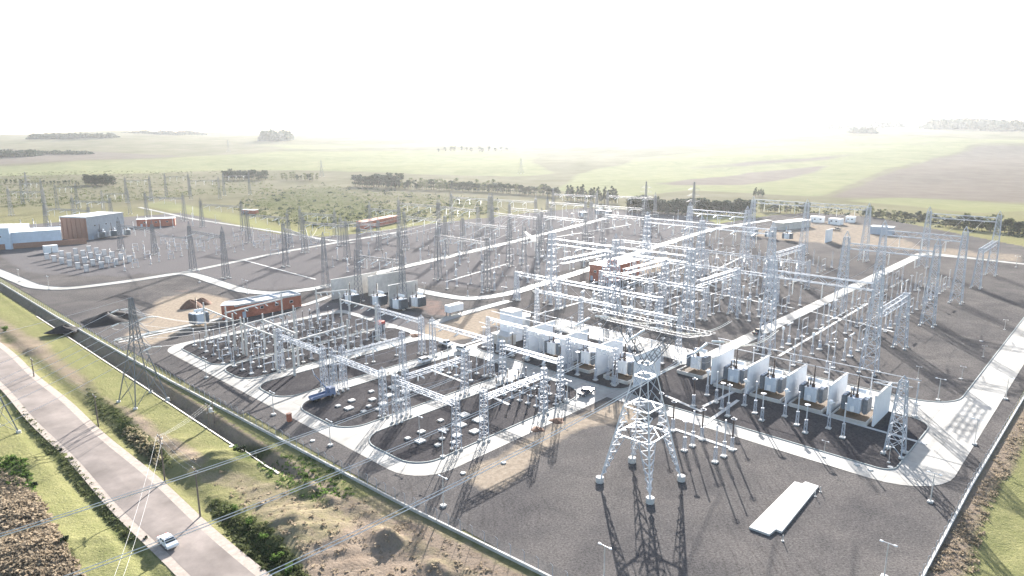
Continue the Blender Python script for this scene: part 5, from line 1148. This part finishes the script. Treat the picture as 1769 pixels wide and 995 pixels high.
ROWS = [(612, 692, 322, 325, 14, 15, 'dark tree in the clump at the left end of the long hedge', (0, 1)), (694, 850, 326, 332, 22, 10, 'tree in the long hedge behind the old yard, left half', (0, 1, 2)), (850, 965, 332, 340, 14, 10, 'tree in the long hedge behind the old yard, right half', (0, 1, 2)),
        (387, 462, 309, 311, 12, 12, 'dark tree in the wood edge behind the far gantries', (0, 1)), (147, 196, 320, 321, 9, 12, 'dark tree in the round clump at far left', (0, 1)), (485, 548, 311, 313, 7, 9, 'tree in the thin group right of the dark wood edge', (0, 2)),
        (975, 1065, 345, 352, 8, 13, 'pointed dark tree before the pale field', (3,)), (1088, 1192, 366, 372, 22, 12, 'tree in the dark clump in front of the middle yard', (0, 1, 3)), (1200, 1300, 370, 373, 20, 11, 'tree in the dark clump left of the tall gantry', (0, 1)), (1310, 1400, 366, 370, 9, 7, 'tree in the low hedge behind the site huts', (0, 1, 2)),
        (1490, 1620, 374, 384, 14, 6, 'low tree in the hedge beyond the blue grey shed', (0, 1, 2)), (1630, 1769, 392, 405, 14, 8, 'tree in the hedge at the far right edge', (0, 1, 2)), (1300, 1320, 338, 340, 3, 8, 'lone dark tree behind the tall gantry', (3,)), (755, 880, 262, 262, 7, 12, 'lone tree on the hazy middle fields', (0, 1)), (0, 140, 318, 320, 14, 5, 'low tree along the left field edge', (0, 2))]
for x0, x1, y0, y1, n, hs, lb, kd in ROWS: tree_row(x0, x1, y0, y1, n, hs, lb, lb+' group', kd)
# far-off woods on the ridge: read as one mass each
def wood(x0, x1, yb, hpx, label):
    mb = MB(); rg = random.Random(int(x0)); n = int((x1-x0)*26); xa, ya, za = GT((x0+x1)/2, yb)
    if ya > 5200: ya = 4200.0
    sc_ = math.hypot(xa, ya)/FPX; o_ = Vector((xa, ya, T1(xa, ya))); wd = (x1-x0)*sc_; hh = hpx*sc_
    for i in range(n):
        f = rg.random(); prof_ = (.7+.3*math.sin(f*17+x0)*math.sin(f*41))*min(1, 6*min(f, 1-f)+.35); c = Vector(((f-.5)*wd, rg.uniform(-1, 1)*hh*1.2, hh*prof_*rg.random()**.6)); s = hh*.14*rg.uniform(.6, 1.4)
        u = Vector((rg.gauss(0, 1), rg.gauss(0, 1), rg.gauss(0, 1))).normalized(); w_ = u.cross(Vector((rg.gauss(0, 1), rg.gauss(0, 1), rg.gauss(0, 1)))).normalized(); mb.add([c-u*s, c+w_*s, c+u*s, c-w_*s], [(0, 1, 2, 3)])
    o = obj('distant_wood', mb.mesh('distant_wood', 'leafdark'), None, o_-Vector((0, 0, hh*.1))); tag(o, label, 'wood', None, 'stuff')
for i, (x0, x1, yb, hp) in enumerate(((1612, 1722, 221, 15), (1715, 1790, 225, 15), (1502, 1552, 220, 12), (1392, 1465, 222, 10), (1472, 1508, 230, 10), (456, 500, 243, 20), (60, 122, 240, 9), (122, 195, 238, 8), (220, 345, 232, 7), (0, 60, 270, 10), (60, 150, 266, 6))):
    wood(x0, x1, yb, hp, 'hazy distant wood %s' % ('on the right ridge', 'at the right edge of the ridge', 'on the ridge left of the largest wood', 'faint on the right horizon', 'small and dark on the right slope', 'tall and round on the left horizon', 'low on the left horizon', 'flat on the left horizon', 'faint and long on the left horizon', 'at the left edge fields', 'beside the left edge fields')[i])
# bushes: countable larger ones near, scrub as stuff
BU = [leaf_cloud(260, 1.3, 1.5, 9, .22, 'leafgreen', 11), leaf_cloud(260, 1.4, 1.3, 9, .22, 'leafdark', 12), leaf_cloud(240, 1.3, 1.2, 9, .22, 'leafmid', 13)]
def scrub(label, poly, n, size, mats, hmax, seed, blades=7, base=None):
    rg = random.Random(seed); xs = [p[0] for p in poly]; ys_ = [p[1] for p in poly]; mb = MB(); k = 0; tries = 0; o0 = None
    rs = np.random.RandomState(seed); PX_ = rs.uniform(min(xs), max(xs), n*14); PY_ = rs.uniform(min(ys_), max(ys_), n*14); ok = in_poly(PX_, PY_, poly); PX_ = PX_[ok][:n]; PY_ = PY_[ok][:n]
    GX = np.array([G(p, q, -.6 if q > 480 else 0) for p, q in zip(PX_, PY_)]); GZ_ = terr(GX[:, 0], GX[:, 1]); o0 = Vector((GX[0, 0], GX[0, 1], GZ_[0]))
    for (x, y), z in zip(GX, GZ_):
        c = Vector((x, y, z))-o0; R = size*rg.uniform(.5, 1.4); H_ = hmax*rg.uniform(.4, 1.2); k += 1
        for _ in range(blades):
            t = rg.uniform(0, 6.28); rr = R*math.sqrt(rg.random()); p = c+Vector((rr*math.cos(t), rr*math.sin(t), H_*(1-(rr/R)**2)*rg.uniform(.3, 1)))
            u = Vector((rg.gauss(0, 1), rg.gauss(0, 1), rg.gauss(0, .8))).normalized(); w_ = u.cross(Vector((rg.gauss(0, 1), rg.gauss(0, 1), rg.gauss(0, 1)))).normalized(); s = R*.42*rg.uniform(.6, 1.2); mb.add([p-u*s, p+w_*s*.7, p+u*s, p-w_*s*.7], [(0, 1, 2, 3)])
    o = obj('scrub', mb.mesh('scrub', mats), None, o0); tag(o, label, 'scrub', None, 'stuff')
FIELD = [(430, 330), (560, 316), (700, 330), (860, 345), (860, 368), (720, 384), (560, 396), (480, 388), (400, 362)]
scrub('olive scrub covering the field behind the grass bank', FIELD, 2600, 1.5, 'leafmid', 1.1, 21, 7); scrub('dark bushes dotted over the field behind the grass bank', FIELD, 260, 2.0, 'leafdark', 2.2, 22, 14)
scrub('scrub strip behind the far left yard', [(0, 305), (480, 298), (470, 330), (330, 338), (200, 350), (0, 360)], 1500, 2.0, 'leafmid', 1.4, 23, 7); scrub('bushes beyond the right yard', [(1380, 352), (1769, 385), (1769, 412), (1560, 385), (1400, 368)], 260, 2.0, 'leafdark', 1.8, 24, 10)
scrub('dark green growth in the ditch beside the country road, lower part', [(360, 852), (410, 872), (470, 920), (540, 1000), (470, 1000), (420, 950), (370, 890)], 420, .55, 'leafmid', .5, 25, 12); scrub('dark growth in the ditch along the country road, upper part', [(150, 665), (215, 715), (290, 785), (300, 810), (270, 805), (200, 745), (150, 690)], 380, .45, 'leafmid', .4, 26, 10)
scrub('low growth in the ditch on the grass side of the country road', [(30, 693), (80, 748), (130, 800), (190, 870), (240, 935), (215, 930), (130, 835), (70, 765), (28, 710)], 320, .5, 'leafmid', .45, 27, 10); scrub('brown dry scrub in the lower left corner', [(0, 815), (40, 830), (75, 880), (105, 940), (140, 1000), (0, 1000)], 1500, .75, 'dryscrub', .6, 28, 12)
scrub('green weeds along the lower left scrub edge', [(0, 790), (45, 800), (60, 850), (30, 840), (0, 830)], 140, .6, 'leafgreen', .6, 29, 12); scrub('tall weeds on the square mound before the fence', [(440, 800), (520, 785), (600, 830), (610, 860), (540, 870), (470, 830)], 260, .5, 'leafgreen', .3, 30, 9)
scrub('dry grass tufts on the bare ground before the front fence', [(300, 790), (440, 830), (640, 870), (900, 1000), (560, 1000), (430, 880)], 260, .5, 'dryscrub', .25, 31, 8); scrub('pale reeds in the roadside ditch', [(205, 738), (235, 740), (285, 790), (270, 800), (230, 765)], 160, .6, 'straw', .8, 32, 12)
scrub('dry growth on the strip outside the right fence', [(1600, 995), (1700, 830), (1769, 715), (1769, 780), (1720, 860), (1680, 995)], 420, .5, 'dryscrub', .35, 33, 8)
for i, (px, pyy, k, s) in enumerate(((418, 785, 1, 1.5), (440, 788, 1, 1.4), (408, 780, 0, 1.2), (528, 828, 0, 1.0), (541, 822, 0, .8), (430, 905, 0, 1.3), (455, 935, 0, 1.3), (480, 965, 0, 1.4), (500, 985, 0, 1.4), (405, 880, 0, 1.1), (20, 800, 0, 1.4), (8, 570, 0, 1.6), (60, 838, 1, .9), (112, 945, 1, 1.1), (252, 930, 1, .6), (106, 778, 1, .7), (236, 758, 1, 1.2), (250, 772, 1, 1.2), (264, 785, 1, 1.2))):
    x, y = G(px, pyy, -.7); o = thing('bush', ('dark green', 'green')[k == 0]+' rounded bush '+('on the bank by the drain outlet', 'in the roadside growth before the fence', 'near the country road at left')[0 if i < 3 else 1 if i < 10 else 2], 'bush', (x, y, T1(x, y)-.1), i, 'bushes near the country road', s*.62); obj('crown', BU[k], o); obj('stem', MB().tube((0, 0, 0), (0, 0, .7), .06, .03, 5).mesh('stem', 'trunk'), o)

o = obj('far_insulators', far_strings.mesh('far_insulators', 'glassins')); tag(o, 'mass of small white insulator strings on the far gantries', 'insulators', None, 'stuff')
# ------------------------------------------------------------------ haze
hz = MB().box((0, 3150, 105), (20600, 7300, 240)); m = bpy.data.materials.new('haze_air'); m.use_nodes = True; n = m.node_tree; n.nodes.remove(n.nodes['Principled BSDF'])
pv = n.nodes.new('ShaderNodeVolumePrincipled'); pv.inputs['Color'].default_value = (.90, .95, 1, 1); pv.inputs['Density'].default_value = HAZE_DENSITY; pv.inputs['Anisotropy'].default_value = .55
n.links.new(pv.outputs[0], n.nodes['Material Output'].inputs['Volume'])
o = obj('haze', hz.mesh('haze', m)); o['kind'] = 'stuff'; o['label'] = 'pale haze over the whole plain'; o['category'] = 'haze'

# ------------------------------------------------------------------ labels: look-alikes are told apart by their order from the left
ORD = ['first', 'second', 'third', 'fourth', 'fifth', 'sixth', 'seventh', 'eighth', 'ninth', 'tenth', 'eleventh', 'twelfth', 'thirteenth', 'fourteenth', 'fifteenth', 'sixteenth', 'seventeenth', 'eighteenth', 'nineteenth', 'twentieth']
ORD += ['twenty-'+o_ for o_ in ORD[:9]]+['thirtieth']+['thirty-'+o_ for o_ in ORD[:9]]+['fortieth']+['forty-'+o_ for o_ in ORD[:9]]
by = {}
for o in C.objects:
    if o.parent is None and 'label' in o and o.get('kind') is None: by.setdefault(o['label'], []).append(o)
for lb, os_ in by.items():
    if 1 < len(os_) <= len(ORD):
        def key_(o):
            l = o.location; return float(project(l.x, l.y, l.z)[0])
        os_.sort(key=key_)
        names = {2: ['left one', 'right one'], 3: ['left one', 'middle one', 'right one']}.get(len(os_)) or [ORD[i]+' from left' for i in range(len(os_))]
        for o, nm in zip(os_, names): o['label'] = lb+', '+nm
